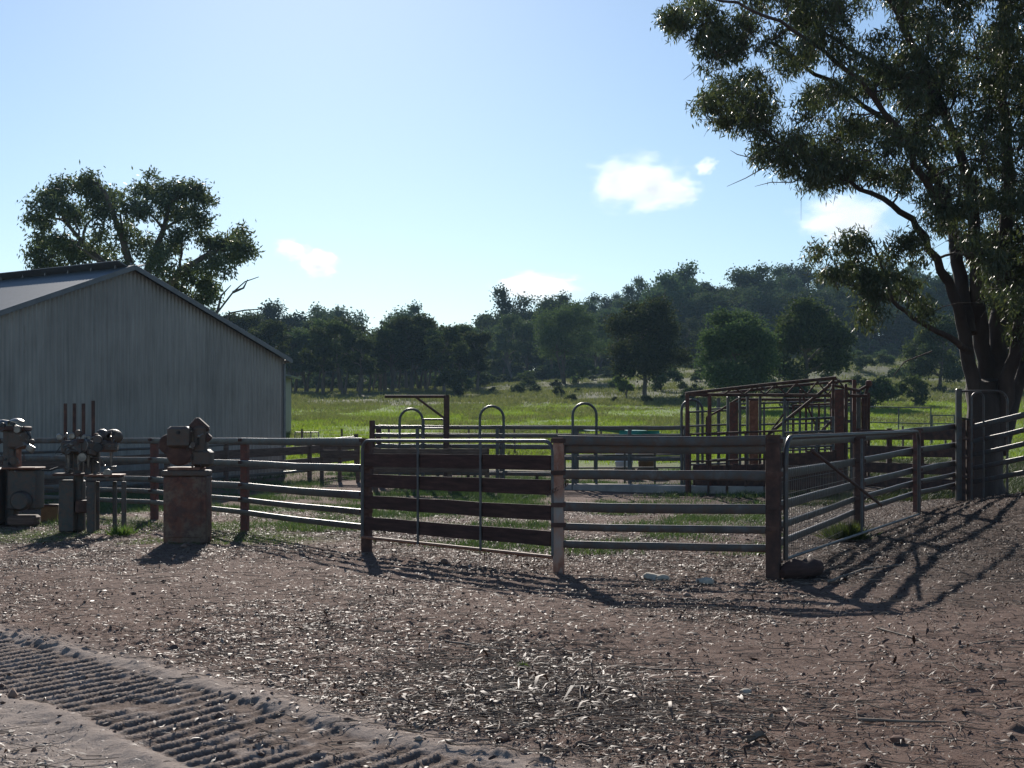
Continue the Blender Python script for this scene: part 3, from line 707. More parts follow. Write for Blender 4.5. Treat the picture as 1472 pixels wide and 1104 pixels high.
for s in (L_*.33, L_*.66):
    q = a+d*s+np.array([0, -.055]); m = MB(); m.tube([[q[0], q[1], .20], [q[0], q[1], 1.60]], .017, 8); m.build('stile', galv2, gate, 50)
for z in (1.345, 1.045, .735, .425):
    m = MB(); t_ = np.linspace(.1, L_-.04, 7); P = [[a[0]+d[0]*s, a[1]+d[1]*s+.0, z+R.normal()*.004-.004*math.sin(s)] for s in t_]
    m.sweep(P, rrect(.032, .185, .004, 1)); m.build('plank', plank, gate, 20)
m = MB()
for z in (.5, 1.3): m.box((b_[0]+.03, b_[1], z), (.1,.03,.05), 0, .004)
m.build('hinge', rustdark, gate, 30)
ch = thing('gate_chain', 'short rusty chain looped round the pale gate post', 'chain', (C803[0]-.06, C803[1]-.09, 1.1))
for i in range(11):
    a_ = -.2+i*.3; m = MB(); cx, cz = C803[0]-.02+.12*math.cos(a_), 1.12-.015*i+.0; cy = C803[1]-.10+.04*math.sin(a_*1.3)
    m.tube([[cx+.016*math.cos(t), cy+.008*math.sin(t*2), cz+.022*math.sin(t)] for t in np.linspace(0, 6.283, 9)], .0045, 5); m.build('link', rustdark, ch, 60)
for C_0, fz in ((C222,f1),(C352,f1),(C527,f1),(C803,f2),(C1112,f2),(C1235,f3),(C1318,f3)):
    for z in RZ[:4]:
        m = MB(); m.box((C_0[0]+.0, C_0[1]-.095, gz1(*C_0)+z+.02), (.20,.012,.055), .25, .003); m.build('bracket', rustdark, fz, 30)
# open tube gate folded back along the receding fence
a = np.array(C1112)+np.array([.14, -.02]); b_ = np.array(gxy(1321, 24.3))
og = thing('tube_gate', 'open round-cornered tube gate with a diagonal brace leaning along the receding fence', 'gate', (*a, gz1(*a)))
za = gz1(*a); zb_ = gz1(*b_)
m = MB(); L0 = np.linalg.norm(b_-a); d, L_ = rounded_frame(a, b_, lambda s: 1.66+(zb_-za+.0)*s/L0, lambda s: .22+(zb_-za)*s/L0, .25, .030, m); m.build('gate_frame', galv, og, 50)
m = MB(); m.tube([[a[0], a[1], za+.24], [b_[0], b_[1], zb_+.22]], .02, 8); m.build('bottom_rail', galv2, og, 50)
m = MB(); q = a+d*1.2; e = a+d*5.6; m.tube([[q[0], q[1]-.04, 1.5], [e[0], e[1]-.04, .62]], .022, 8); m.build('brace', rustdark, og, 50)
q = a+d*4.2; m = MB(); m.tube([[q[0], q[1], gz1(*q)+.3], [q[0], q[1], gz1(*q)+1.64]], .02, 8); m.build('stile', galv2, og, 50)
# tall man-gate frame and hoop near the tree
p = G(1378, 29.4); tg = thing('gateway', 'tall pale pipe gate frame with one rounded corner standing before the big tree', 'gate frame', p)
zt = V(0, 559, 29.4)[2]
m = MB(); m.box((p[0], p[1], (p[2]+zt)/2), (.11,.11,zt-p[2]), 0, .01); m.build('post', galv, tg, 30)
q = V(1448, 559, 28.6); m = MB()
pp = [[p[0]+.05, p[1], zt-.05]]+[[q[0]-.22, q[1], zt-.07]]+[[q[0]-.22+.22*math.sin(k*math.pi/12), q[1], zt-.07-.22*(1-math.cos(k*math.pi/12))] for k in range(1,7)]+[[q[0], q[1], gz1(q[0], q[1])+.0]]
m.tube(pp, .024, 8); m.build('top_bar', galv, tg, 50)
p = G(1404, 28.9); hp = thing('pipe_hoop', 'narrow upright pipe hoop standing inside the tall gate frame by the tree', 'hoop', p)
def hoop(parent, x0, x1, y, zb, zt, r=.022, mat=galv):
    w = (x1-x0)/2; m = MB(); P = [[x0, y, zb]]+[[(x0+x1)/2-w*math.cos(k*math.pi/10), y, zt-w+w*math.sin(k*math.pi/10)] for k in range(11)]+[[x1, y, zb]]
    m.tube(P, r, 10); return m.build('hoop', mat, parent, 60)
hoop(hp, V(1397,0,28.9)[0], V(1414,0,28.9)[0], 28.9, p[2], V(0,564,28.9)[2])
rp = thing('gate_post_cluster', 'pair of thick rusty gate posts with latch gear where the fences meet by the tree', 'gate post', G(1392, 29.6))
for px, s in ((1381,.17),(1394,.15)):
    x, y = gxy(px, 29.55); post(rp, x, y, 1.72, s, rustdark)
m = MB(); a3 = V(1376,606,29.4); m.tube([a3, V(1376,603,29.4), V(1379,601,29.4), V(1395,603,29.4), V(1396,612,29.4)], .022, 8); m.build('latch_loop', blackm, rp)
for z in (.5,.9,1.3):
    x, y = gxy(1388, 29.4); m = MB(); m.box((x, y, gz1(x,y)+z), (.34,.05,.06), 0, .006); m.build('latch', rustdark, rp)
# rising fence at the far right
f4 = thing('rail_fence', 'rail fence climbing to the right edge in front of the big trunk', 'fence', G(1405, 29.3))
a = gxy(1400, 29.3); b_ = gxy(1490, 27.6)
for z, h in zip([1.55,1.25,.97,.68,.40], [.12,.10,.10,.10,.10]): rail(f4, a, b_, gz1(*a)+z-.02, gz1(*b_)+z+.02, h, galv, .05)
c2 = gxy(1600, 25.8); post(f4, *b_, 1.62, .13, rustdark)
for z, h in zip([1.55,1.25,.97,.68,.40], [.12,.10,.10,.10,.10]): rail(f4, b_, c2, gz1(*b_)+z, gz1(*c2)+z, h, galv, .05)

# ------------------------------------------------------------------ inner yards
# brown board fence in front of the shed
bf = thing('board_fence', 'low brown board fence running in front of the corrugated shed', 'fence', G(325, 43))
bp = [gxy(-20, 33.5), gxy(120, 36), gxy(240, 39), gxy(325, 42), gxy(445, 46), gxy(512, 49)]
for q in bp: post(bf, *q, 1.38, .14, timber)
for a, b_ in zip(bp[:-1], bp[1:]):
    rail(bf, a, b_, gz1(*a)+1.28, gz1(*b_)+1.28, .07, galv, .05)
    for z, h in ((.98,.26),(.58,.24)): rail(bf, a, b_, gz1(*a)+z, gz1(*b_)+z, h, timber, .045, name='board')
    rail(bf, a, b_, gz1(*a)+.3, gz1(*b_)+.3, .09, galv, .045)
# race with hoops
rf = thing('race_fence', 'long low race of steel rails running across the middle of the yards', 'fence', G(760, 41))
rz_ = [1.80, 1.56, 1.22, .90, .42]
q0 = [gxy(535, 42.5), gxy(600, 42), gxy(715, 41.6), gxy(827, 41), gxy(905, 40.6), gxy(985, 40)]
q1 = [(x+.1, y+1.0) for x, y in q0]
for row, mt in ((q0, galv), (q1, galv2)):
    for i, q in enumerate(row): post(rf, *q, 2.0 if i == 0 and row is q0 else 1.78, .10 if i else .16, rustdark if i == 0 else galv2)
    for a, b_ in zip(row[:-1], row[1:]):
        for z in rz_: rail(rf, a, b_, gz1(*a)+z, gz1(*b_)+z, .11, mt, .045)
for i, (x0, x1, top, lab) in enumerate(((575,608,588,'pipe hoop with short side rails, first from the left on the race'),(690,724,584,'pipe hoop standing alone on the race left of the pale gate post'),(823,857,580,'pipe hoop on the race beside the teal sheet'),(979,1009,575,'pipe hoop at the right end of the race against the rusty frame'))):
    Y = 41.7-i*.55; p = G((x0+x1)/2, Y); hh = thing('pipe_hoop', lab, 'hoop', p, 0, 'pipe hoops over the race')
    hoop(hh, V(x0,0,Y)[0], V(x1,0,Y)[0], Y-.12, p[2], V(0,top,Y)[2], .038, galv2)
pp_ = thing('pipe_fence', 'short two-rail pipe panel joining the first hoop to the rusty arm post', 'panel', G(625, 41.8))
m = MB()
for y in (603, 616): m.tube([V(609,y,41.6), V(640,y,41.6)], .03, 8)
m.tube([V(609,603,41.6), G(609,41.6)], .03, 8); m.tube([V(640,603,41.6), G(640,41.6)], .06, 8); m.build('rails', galv2, pp_, 50)
pa = thing('pipe_arm_post', 'dark rusty post with a long horizontal arm and brace above the pasture', 'post', G(642, 41.2))
m = MB(); m.tube([G(642,41.2), V(642,568,41.2)], .085, 10); m.build('post', rustdark, pa, 50)
m = MB(); m.tube([V(553,570,41.2), V(642,570,41.2)], .045, 8); m.build('arm', rustdark, pa, 50)
m = MB(); m.tube([V(598,571,41.2), V(640,602,41.2)], .035, 8); m.build('brace', rustdark, pa, 50)
sl = thing('concrete_slab', 'pale low concrete strip along the foot of the race', 'slab', G(940, 40.6))
a = G(815, 41.8); b_ = G(1100, 38.5); m = MB(); m.sweep([[a[0],a[1]-.7,a[2]+.02],[b_[0],b_[1]-.7,b_[2]+.02]], rrect(1.0,.22,.02,1)); o = m.build('slab', concrete, sl, 30)
tt = thing('teal_sheet', 'teal plastic sheet draped on the race rails right of the third hoop', 'sheet', G(880, 42.5))
m = MB(); n = 24
v_ = []; 
for i in range(n+1):
    s = i/n; x = V(828+s*120,0,42.6)[0]; zt_ = V(0,612+7*s+1.2*math.sin(s*9),42.6)[2]
    for j in range(5): v_.append([x, 42.2+j*.28, zt_-.05*abs(j-1.5)-.06*math.sin(j*2+s*11)*.5])
for th in (0, -.015):
    m.add(np.array(v_)+[0,0,th], [[i*5+j, (i+1)*5+j, (i+1)*5+j+1, i*5+j+1] for i in range(n) for j in range(4)])
m.build('sheet', teal, tt, 180)
m = MB()
v_ = []
for i in range(13):
    s = i/12; 
    for j in range(4): v_.append([V(890+s*58,0,41.5)[0], 41.45+.05*math.sin(s*8+j), V(0,619+j*3.2,41.5)[2]])
m.add(v_, [[i*4+j, (i+1)*4+j, (i+1)*4+j+1, i*4+j+1] for i in range(12) for j in range(3)])
m.build('hanging_flap', teal, tt, 180)
# loose galvanised sheets
for (x0, x1, y, Y, lab) in ((655,790,680,44,'flat pale iron sheet lying low behind the planked gate'), (612,700,643,46,'thin pale sheet lying across rails behind the gate top')):
    a = V(x0,y,Y); b_ = V(x1,y,Y); o = thing('iron_sheet', lab, 'sheet', (a+b_)/2)
    m = MB(); m.sweep([a, b_], rrect(1.6,.03,.01,1)); m.sweep([[a[0]+.4, a[1], gz1(a[0],a[1])], a+[.4,0,0]], rrect(.1,.1,.01,1)); m.sweep([[b_[0]-.4, a[1], gz1(b_[0],a[1])], b_-[.4,0,0]], rrect(.1,.1,.01,1))
    m.build('sheet', galv, o, 30)
# bucket and drum
def drum(name, label, cat, px, Y, r, h, mat, lift=0):
    p = G(px, Y)+[0,0,lift]; o = thing(name, label, cat, p)
    m = MB(); m.lathe(p, [(0,0),(r*.9,0),(r*.93,.02),(r,h*.33),(r*1.03,h*.35),(r,h*.37),(r,h*.66),(r*1.03,h*.68),(r,h*.7),(r,h-.02),(r*.96,h),(r*.9,h-.03),(0,h-.03)], 20); m.build('body', mat, o, 40)
    m = MB(); m.tube([[p[0]-r, p[1], p[2]+h*.9],[p[0]-r*.8,p[1]-r*.7,p[2]+h*.7],[p[0]+r*.8,p[1]-r*.7,p[2]+h*.7],[p[0]+r,p[1],p[2]+h*.9]], .008, 5); m.build('handle', wire, o, 40)
drum('white_drum', 'white plastic drum behind the race rails, left of the ochre one', 'drum', 897, 47, .30, .62, white_pl, .30)
drum('ochre_drum', 'ochre drum behind the race rails at the right of the white one', 'drum', 930, 47, .30, .62, yellow_pl, .30)
for px, lab in ((897,'rough timber stand under the white drum'), (930,'rough timber stand under the ochre drum')):
    p = G(px, 47); o = thing('drum_stand', lab, 'stand', p); m = MB(); m.box(p+[0,0,.25], (.7,.7,.08), 0, .01)
    for sx in (-.28,.28):
        for sy in (-.28,.28): m.box(p+[sx,sy,.10], (.09,.09,.26), 0, .008)
    m.build('frame', timber, o, 30)

# rusty pipe shelter frame over the crush
YF, YK = 38.5, 41.5
pf = thing('shelter_frame', 'open rusty pipe roof frame on red posts over the cattle crush', 'frame', G(1100, YF))
def pipe(parent, name, pts, r, mat): m = MB(); m.tube(pts, r, 8); return m.build(name, mat, parent, 50)
for px in (988, 1020, 1196): pipe(pf, 'post', [G(px, YF), V(px, 566, YF)], .055, rustred)
for px in (1003, 1033, 1128): pipe(pf, 'post', [G(px, YK), V(px, 572, YK)], .05, galv2)
pipe(pf, 'lower_chord', [V(985,567,YF), V(1246,569,YF)], .045, rustdark)
pipe(pf, 'lower_chord', [V(1060,574,YK), V(1240,575,YK)], .04, rustdark)
pipe(pf, 'upper_chord', [V(985,566,YF), V(1100,553,YF), V(1202,543,YF)], .045, rustdark)
pipe(pf, 'upper_chord', [V(1010,569,YK), V(1110,557,YK), V(1225,547,YK)], .04, rustdark)
pipe(pf, 'upper_chord', [V(1202,543,YF), V(1190,552,YF), V(1236,562,YF)], .04, rustdark)
xs_ = [1040, 1070, 1100, 1130, 1160, 1190]
for i, x in enumerate(xs_):
    pipe(pf, 'web', [V(x, 567, YF), V(x+15, 552-(x-1070)*.075+3, YF)], .022, rustdark)
    pipe(pf, 'web', [V(x+15, 552-(x-1070)*.075+3, YF), V(x+30, 567, YF)], .022, rustdark)
for px in (988, 1090, 1200):
    yq = 566 if px < 1000 else 544 if px > 1150 else 554
    pipe(pf, 'cross_tie', [V(px, yq, YF), V(px+10, yq+4, YK)], .03, rustdark)
pipe(pf, 'brace', [V(1105,624,YF), V(1200,548,YF)], .045, rustdark); pipe(pf, 'brace', [V(1175,626,YF), V(1200,600,YF)], .04, rustdark)
# plate columns
def plate(name, label, px0, px1, y0, Y, mat, fm=galv2):
    p = G((px0+px1)/2, Y); o = thing(name, label, 'gate', p); a = V(px0,y0,Y); b_ = V(px1,y0,Y); w_ = b_[0]-a[0]
    m = MB(); m.box(((a[0]+b_[0])/2, Y, (a[2]+p[2])/2), (w_, .05, a[2]-p[2]), 0, .01); m.build('plate', mat, o, 30)
    for x in (a[0]-.05, b_[0]+.05):
        m = MB(); m.box((x, Y, (a[2]+.15+p[2])/2), (.07,.09,a[2]+.15-p[2]), 0, .01); m.build('slide_post', fm, o, 30)
plate('sliding_gate', 'tall narrow red steel sliding gate under the rusty roof frame', 1049, 1061, 578, 38.9, rustred)
plate('sliding_gate', 'tall narrow orange rust sliding gate right of the red one', 1077, 1090, 576, 39.6, orange_rust)
plate('sliding_gate', 'dark red plate column at the right end of the rusty roof frame', 1200, 1213, 560, 37.8, rustred, rustdark)
plate('sliding_gate', 'leaning dark plate with a rusty knob right of the roof frame', 1238, 1246, 572, 39.5, rustdark, rustdark)
kb = thing('pipe_post', 'crooked rusty pipe ending in a round knob at the frame right edge', 'post', G(1246, 39.2))
pipe(kb, 'post', [G(1243,39.2), V(1245,565,39.2), V(1249,552,39.2)], .05, rustdark)
m = MB(); m.lathe(V(1249,551,39.2), [(0,-.1),(.08,-.07),(.1,0),(.08,.07),(0,.1)], 14); m.build('knob', rustred, kb)
pipe(kb, 'arm', [V(1249,553,39.2), V(1234,562,39.2)], .04, rustdark)
for i, (px, y, lab) in enumerate(((1216,558,'slim grey pipe upright just right of the dark red plate'),(1228,546,'tallest grey upright between the plate columns'),(1234,560,'grey upright left of the knobbed pipe'))):
    o = thing('pipe_upright', lab, 'post', G(px, 39)); m = MB(); p = G(px,39); t_ = V(px,y,39); m.sweep([p,t_], rrect(.1,.1,.012,2)); m.build('upright', galv2 if i != 1 else rustred, o, 30)
# crush panels made of pipes
def panel(label, pxa, Ya, pxb, Yb, zs, mat=galv2, r=.028, posts=3, cat='panel', name='pipe_fence', mesh_=False):
    a = G(pxa, Ya); b_ = G(pxb, Yb); o = thing(name, label, cat, (a+b_)/2)
    for z in zs: pipe(o, 'rail', [a+[0,0,z], b_+[0,0,z]], r, mat)
    for k in range(posts):
        q = a+(b_-a)*k/(posts-1); pipe(o, 'upright', [q+[0,0,0], q+[0,0,max(zs)+.03]], r*1.15, mat)
    if mesh_:
        m = MB(); L_ = np.linalg.norm(b_-a)
        for s in np.arange(.08, L_, .11): q = a+(b_-a)*s/L_; m.tube([q+[0,.02,.3], q+[0,.02,max(zs)]], .005, 4, False)
        for z in np.arange(.3, max(zs), .14): m.tube([a+[0,.02,z], b_+[0,.02,z]], .005, 4, False)
        m.build('wire_mesh', wire, o, 0)
    return o
panel('pipe panel under the left of the rusty frame', 990, 39.6, 1048, 39.4, [.35,.75,1.15,1.5,1.85,2.25])
panel('long pipe panel at the back of the crush', 1064, 42.2, 1236, 42.2, [.5,.95,1.35,1.75,2.25,2.4], posts=6)
panel('wire mesh panel below the diagonal brace of the frame', 1126, 37.2, 1198, 36.8, [.35,.8,1.2,1.6,1.95], posts=4, mesh_=True)
panel('tall narrow pipe bay beside the dark red plate', 1186, 40.5, 1236, 40.3, [.5,1,1.4,1.8,2.3,2.7], posts=5)
panel('pipe panel crossing between the red and orange sliding gates', 1020, 41, 1080, 40.8, [.4,.8,1.2,1.55,2.3], posts=3)
panel('double pipe rail on the pasture side right of the frame', 1247, 68, 1338, 66, [.5,1.0,1.75], posts=3)
panel('low far pipe panel ending near the tall gate frame', 1340, 66, 1372, 66, [.5,1.0,1.4], posts=2)
panel('small wire panel in the grass at the shed corner', 424, 62, 458, 62, [.3,.6,.9], wire, .02, 4, mesh_=True)
panel('rusty pipe crush side on the camera side under the roof frame', 992, 38.2, 1126, 37.4, [.45,.9,1.3,1.65], rustdark, posts=6)
panel('rusty pipe bay with close rails left of the dark red plate', 1140, 38.9, 1196, 38.7, [.4,.8,1.15,1.5,1.9,2.3], rustdark, posts=4)
panel('grey pipe race side running behind the pale gate post', 812, 43.6, 985, 43.2, [.5,.9,1.3], galv2, posts=5)
for i, (x0, y0_, x1, y1_, lab) in enumerate(((1016,600,1060,574,'short rusty pipe strut slanting up left of the red gate'), (1092,640,1126,596,'rusty pipe strut slanting up right of the orange gate'), (1150,560,1186,640,'thin rusty rod falling to the right inside the frame'))):
    o = thing('pipe_strut', lab, 'strut', G(x0, 39.3)); pipe(o, 'rod', [V(x0,y0_,39.3), V((x0+x1)/2,(y0_+y1_)/2+1,39.4), V(x1,y1_,39.5)], .03, rustdark); pipe(o, 'rod_foot', [G(x0,39.3), V(x0,y0_,39.3)], .03, rustdark)
# maroon board walls
def boards(label, pxa, Ya, pxb, Yb, zs, h, mat=rustdark, n=3):
    a = gxy(pxa, Ya); b_ = gxy(pxb, Yb); o = thing('board_wall', label, 'fence', G((pxa+pxb)/2, (Ya+Yb)/2))
    for k in range(n):
        t_ = k/(n-1); post(o, a[0]+(b_[0]-a[0])*t_, a[1]+(b_[1]-a[1])*t_+.1, max(zs)+h*.6, .12, mat)
    for z in zs: rail(o, a, b_, gz1(*a)+z, gz1(*b_)+z, h, mat, .05, name='board')
boards('dark maroon board wall low beneath the cattle crush frame', 1000, 39.0, 1120, 37.6, [.62,.30], .28)
boards('solid maroon board wall right of the corner post behind the rails', 1126, 36.0, 1200, 35.6, [.95,.62,.30], .31)
boards('maroon boarded race wall behind the receding fence', 1236, 36, 1374, 33.5, [1.50,1.08,.66,.30], .26, rustdark, 4)
boards('short brown board gate in the yard right of the brown board fence', 462, 45, 514, 44.5, [1.25,.9], .26, timber, 3)
boards('dark board side of the race behind the planked gate', 540, 38.5, 700, 38.3, [1.15,.72], .22, timber, 4)
# wire stock fence at the pasture's near edge
wf = thing('wire_fence', 'thin wire fence with timber posts at the near edge of the pasture', 'fence', G(700, 60))
for px in range(430, 1500, 62):
    x, y = gxy(px+R.uniform(-6,6), 60); post(wf, x, y, 1.15, .08, timber, lean=R.uniform(-.04,.04))
for z in (.3,.6,.9,1.1):
    m = MB(); m.tube([[x, 60, gz1(x, 60)+z] for x in np.arange(-9, 24, 2.0)], .006, 4, False); m.build('wire', wire, wf, 0)

# ------------------------------------------------------------------ old machines
def machine_head(mb, c, s=1):
    pass
# 1: cabinet machine with rusty body at px 270
Yg = 22.0; p = G(270, Yg); x0, y0, z0 = p
k = F/Yg
def L(px, py, dy=0): return V(px, py, Yg+dy)
gr = thing('bench_grinder_stand', 'old rusted press head standing on a stained square steel cabinet', 'machine', p)
m = MB(); w_ = 60/k; hc = (780-684)/k; m.box((x0, y0, z0+hc/2), (w_, .55, hc), .04, .02); m.build('cabinet', cabm, gr, 30)
m = MB(); m.box((x0-.01, y0, z0+hc+.045), (w_+.03, .58, .09), .04, .015); m.build('cabinet_lip', beige, gr, 30)
m = MB(); m.box((x0+.0, y0-.285, z0+hc*.5), (w_*.82, .012, hc*.8), .04, .004); m.build('cabinet_door', cabm, gr, 30)
m = MB(); m.box((x0-.02, y0, z0+hc+.115), (w_*.8,.46,.05), .04, .01); m.build('bed', orange_rust, gr, 30)
zb = z0+hc+.14
m = MB(); m.box((L(289,0)[0], y0, zb+.33), (.20,.34,.66), .04, .05); m.box((L(289,0)[0]+.03, y0, zb+.14), (.30,.4,.28), .04, .05); m.build('column', beige, gr, 40)
m = MB(); m.box((L(262,0)[0], y0-.14, zb+.47), (.36,.34,.34), .04, .045); m.build('head', beige, gr, 40)
m = MB(); m.lathe((L(262,0)[0], y0-.14, zb+.22), [(0,-.1),(.16,-.1),(.20,-.07),(.20,.07),(.16,.1),(0,.1)], 30, 'y'); m.build('wheel_guard', rustdark, gr, 40)
m = MB(); m.lathe((L(249,0)[0]-.07, y0+.04, zb+.36), [(0,-.08),(.14,-.08),(.16,-.05),(.16,.05),(.14,.08),(0,.08)], 24, 'y'); m.build('side_disc', rustdark, gr, 40)
m = MB(); m.box(L(287,614), (.27,.26,.21), .1, .03, 0, .75); m.box(L(298,629), (.12,.2,.12), .1, .02, 0, .75); m.build('motor', rustdark, gr, 30)
m = MB(); m.box(L(263,620,-.05), (.34,.28,.03), .05, .008)
for px in (250,256,261,268,275): m.box(L(px,617.5,-.05+R.uniform(-.05,.1)), (.035,.04,.045), R.uniform(0,1), .006)
m.tube([L(270,617,-.1), L(285,616,-.12)], .018, 8); m.build('top_plate', bare, gr, 30)
m = MB()
for py in (658,662,666): m.box(L(299,py,-.02), (.05,.14,.022), 0, .005)
m.build('terminal_block', white_pl, gr, 30)
m = MB(); m.tube([L(242,688,-.15), L(237,684,-.2), L(234,690,-.22)], .014, 6); m.tube([L(240,682,-.1), L(243,676,-.16), L(249,679,-.2)], .012, 6); m.build('lever', bare, gr, 30)

# 2: gang drill with four tall tubes
Yg = 24.6; k = F/Yg; p = G(132, Yg); x0, y0, z0 = p
gd_ = thing('gang_drill', 'old gang drill with four tall rusty tubes above its heads and a rusty table', 'machine', p)
for px, top in ((94,580),(107,580),(120,580),(134,576)):
    m = MB(); m.tube([L(px,640,.08), L(px,top,.08)], 2.6/k, 12); m.build('tall_tube', rustdark, gd_, 50)
m = MB(); m.box(L(146,668,.12), (.5,.5,.05)); 
m = MB(); m.box(L(151,683,-.0), (.62,.62,.035), .1, .008); m.build('table_top', orange_rust, gd_, 30)
m = MB(); m.box(L(152,688,-.0), (.56,.56,.07), .1, .01); m.build('table_frame', machine, gd_, 30)
for px, dy, s in ((131,-.26,.13),(178,-.24,.075),(165,.24,.07),(140,.26,.07)):
    a = L(px,692,dy); m = MB(); b0 = G(px, Yg+dy); m.box((a[0],a[1],(a[2]+b0[2])/2), (s,s,a[2]-b0[2]), .1, .01); m.build('table_leg', machine, gd_, 30)
m = MB(); a = L(98,690,.02); b0 = G(98, Yg); m.box((a[0],a[1],(a[2]+b0[2])/2), (.26,.34,a[2]-b0[2]), .1, .02); m.build('pedestal', machine, gd_, 30)
m = MB(); a = L(113,690,.25); b0 = G(113, Yg+.25); m.box((a[0],a[1],(a[2]+b0[2])/2), (.22,.2,a[2]-b0[2]), .1, .02); m.build('pedestal', machine, gd_, 30)
m = MB(); m.box(L(100,682,0), (.5,.45,.05), .1, .01); m.build('bed', rustdark, gd_, 30)
for px, y0_, y1_, w_ in ((100,634,682,.13),(113,634,720,.15),(128,633,683,.13),(139,634,683,.10)):
    m = MB(); a = L(px,(y0_+y1_)/2,.1); m.box(a, (w_,.16,(y1_-y0_)/k), .1, .02); m.build('column', machine, gd_, 30)
for px, py, w_, h_ in ((99,643,.22,.24),(113,642,.2,.26),(127,641,.17,.24),(150,642,.44,.19)):
    m = MB(); m.box(L(px,py,-.08), (w_,.36,h_), .1, .04); m.build('drill_head', beige if px == 150 else machine, gd_, 40)
m = MB(); m.lathe(L(163,628,-.05), [(0,-.1),(.10,-.1),(.15,-.06),(.17,0),(.15,.06),(.10,.1),(0,.1)], 24, 'y', 1, .8); m.build('belt_cover', beige, gd_, 50)
m = MB(); m.lathe(L(147,627,.05), [(0,-.08),(.1,-.08),(.125,-.03),(.125,.03),(.1,.08),(0,.08)], 20, 'x'); m.build('motor', machine, gd_, 50)
m = MB()
for px in (86,104,122,128,158): m = MB(); m.lathe(L(px,628+R.uniform(-2,4),-.12), [(0,-.03),(.05,-.03),(.065,0),(.05,.03),(0,.03)], 14, 'y'); m.build('pulley', bare, gd_, 50)
m = MB()
for px, py in ((88,632),(110,632),(130,630),(160,645),(122,660),(105,675)):
    a = L(px,py,-.22); m.tube([a, a+[R.uniform(-.22,.22), -.04, R.uniform(-.12,.10)]], .012, 6); 
m.build('feed_handle', bare, gd_, 40)
m = MB()
for px, y0_, y1_ in ((99,654,676),(113,655,676),(127,654,672),(160,650,670)): m = MB(); m.tube([L(px,y0_,-.16), L(px,(y0_+y1_)/2,-.16), L(px,y1_,-.16)], [.032,.024,.010], 8); m.build('spindle', bare, gd_, 40)
m = MB(); m.box(L(152,680.5,-.05), (.12,.08,.035), .3, .008); m.box(L(140,681,-.1), (.07,.07,.03), .6, .006); m.build('vice', bare, gd_, 30)
m = MB(); a = L(172,660,.1); m.tube([L(80,652,-.05), L(88,640,-.1), L(97,652,-.12), L(104,668,-.16), L(98,680,-.1)], .009, 6); m.tube([L(60,676,-.2), L(72,676,-.1), L(84,672,0)], .02, 6); m.build('cable', blackm, gd_, 40)
m = MB(); a = L(120,728,.0); m.box(a, (.25,.3,.22), .2, .02); m.build('motor_box', rustdark, gd_, 30)

r5 = np.random.RandomState(31)
def fitting(parent, kind, c, s):
    m = MB(); c = np.asarray(c, float)
    if kind == 0: d = r5.normal(size=3); d[1] -= .5; d /= np.linalg.norm(d); m.tube([c, c+d*s*.6, c+d*s], [.010,.008,.010], 6); m.lathe(c+d*s, [(0,-.02),(.018,-.012),(.022,0),(.018,.012),(0,.02)], 8); nm = 'lever'
    elif kind == 1: m.lathe(c, [(0,-.03),(s*.35,-.03),(s*.4,-.01),(s*.4,.01),(s*.35,.03),(0,.03)], 14, 'y'); nm = 'gear'
    elif kind == 2: m.box(c, (s*.5,s*.5,s*.35), r5.uniform(0,1), .008, 0, r5.uniform(-.4,.4)); nm = 'bracket'
    elif kind == 3:
        t_ = np.linspace(0, 1, 40); m.tube(np.stack([c[0]+.02*np.cos(t_*44), c[1]+.02*np.sin(t_*44), c[2]+(t_-.5)*s], 1), .0035, 4); nm = 'spring'
    else: m.tube([c, c+[s*.3,-.05,-s*.5], c+[s*.1,-.03,-s], c+[-s*.25,0,-s*1.15]], .007, 5); nm = 'hose'
    m.build(nm, [bare, rustdark, machine, beige, blackm][r5.randint(5)] if kind != 0 else bare, parent, 40)
for i in range(46): fitting(gd_, i % 5, V(r5.uniform(90,170), r5.uniform(627,682) if i % 3 else r5.uniform(622,650), 24.6-r5.uniform(.05,.36)), r5.uniform(.10,.26))
for i in range(14): fitting(gr, i % 5, V(r5.uniform(248,300), r5.uniform(617,676), 22-r5.uniform(.2,.36)), r5.uniform(.06,.13))
# 3: machine cut by the left edge
Yg = 26.4; k = F/Yg; p = G(28, Yg); x0, y0, z0 = p
ml = thing('drill_press', 'rusted drill press with drooping arm cut off by the left edge', 'machine', p)
m = MB(); m.box((L(16,0)[0], y0, (L(0,612)[2]+z0)/2), (.22,.3,L(0,612)[2]-z0), 0, .03); m.build('column', machine, ml, 30)
m = MB(); m.box(L(22,616,-.05), (.50,.44,.09), 0, .02); m.build('head', rustdark, ml, 30)
m = MB(); m.box(L(28,632,-.05), (.34,.36,.36), 0, .05); m.build('gear_case', beige, ml, 30)
m = MB(); m.lathe(L(24,608,-.05), [(0,0),(.14,0),(.14,.04),(.09,.07),(.03,.09),(0,.09)], 18); m.build('cap', bare, ml, 40)
m = MB(); m.box(L(44,645,-.25), (.16,.06,.13), 0, .015, 0, .5); m.tube([L(30,634,-.2), L(41,642,-.25)], .02, 8); m.build('feed_arm', bare, ml, 30)
m = MB(); m.tube([L(36,618,-.1), L(44,628,-.1), L(41,640,-.15)], .02, 8); m.build('cable', blackm, ml, 30)
m = MB(); m.box(L(27,660,-.1), (.07,.12,.4), 0, .01); m.build('table_slide', orange_rust, ml, 30)
m = MB(); h_ = L(0,671)[2]-z0; m.box((L(38,0)[0], y0-.15, z0+h_-.02), (.64,.6,.04), 0, .01); m.build('table_top', orange_rust, ml, 30)
m = MB(); m.box((L(40,0)[0], y0-.1, z0+h_*.62), (.54,.5,h_*.68), 0, .03); m.build('cabinet', machine, ml, 30)
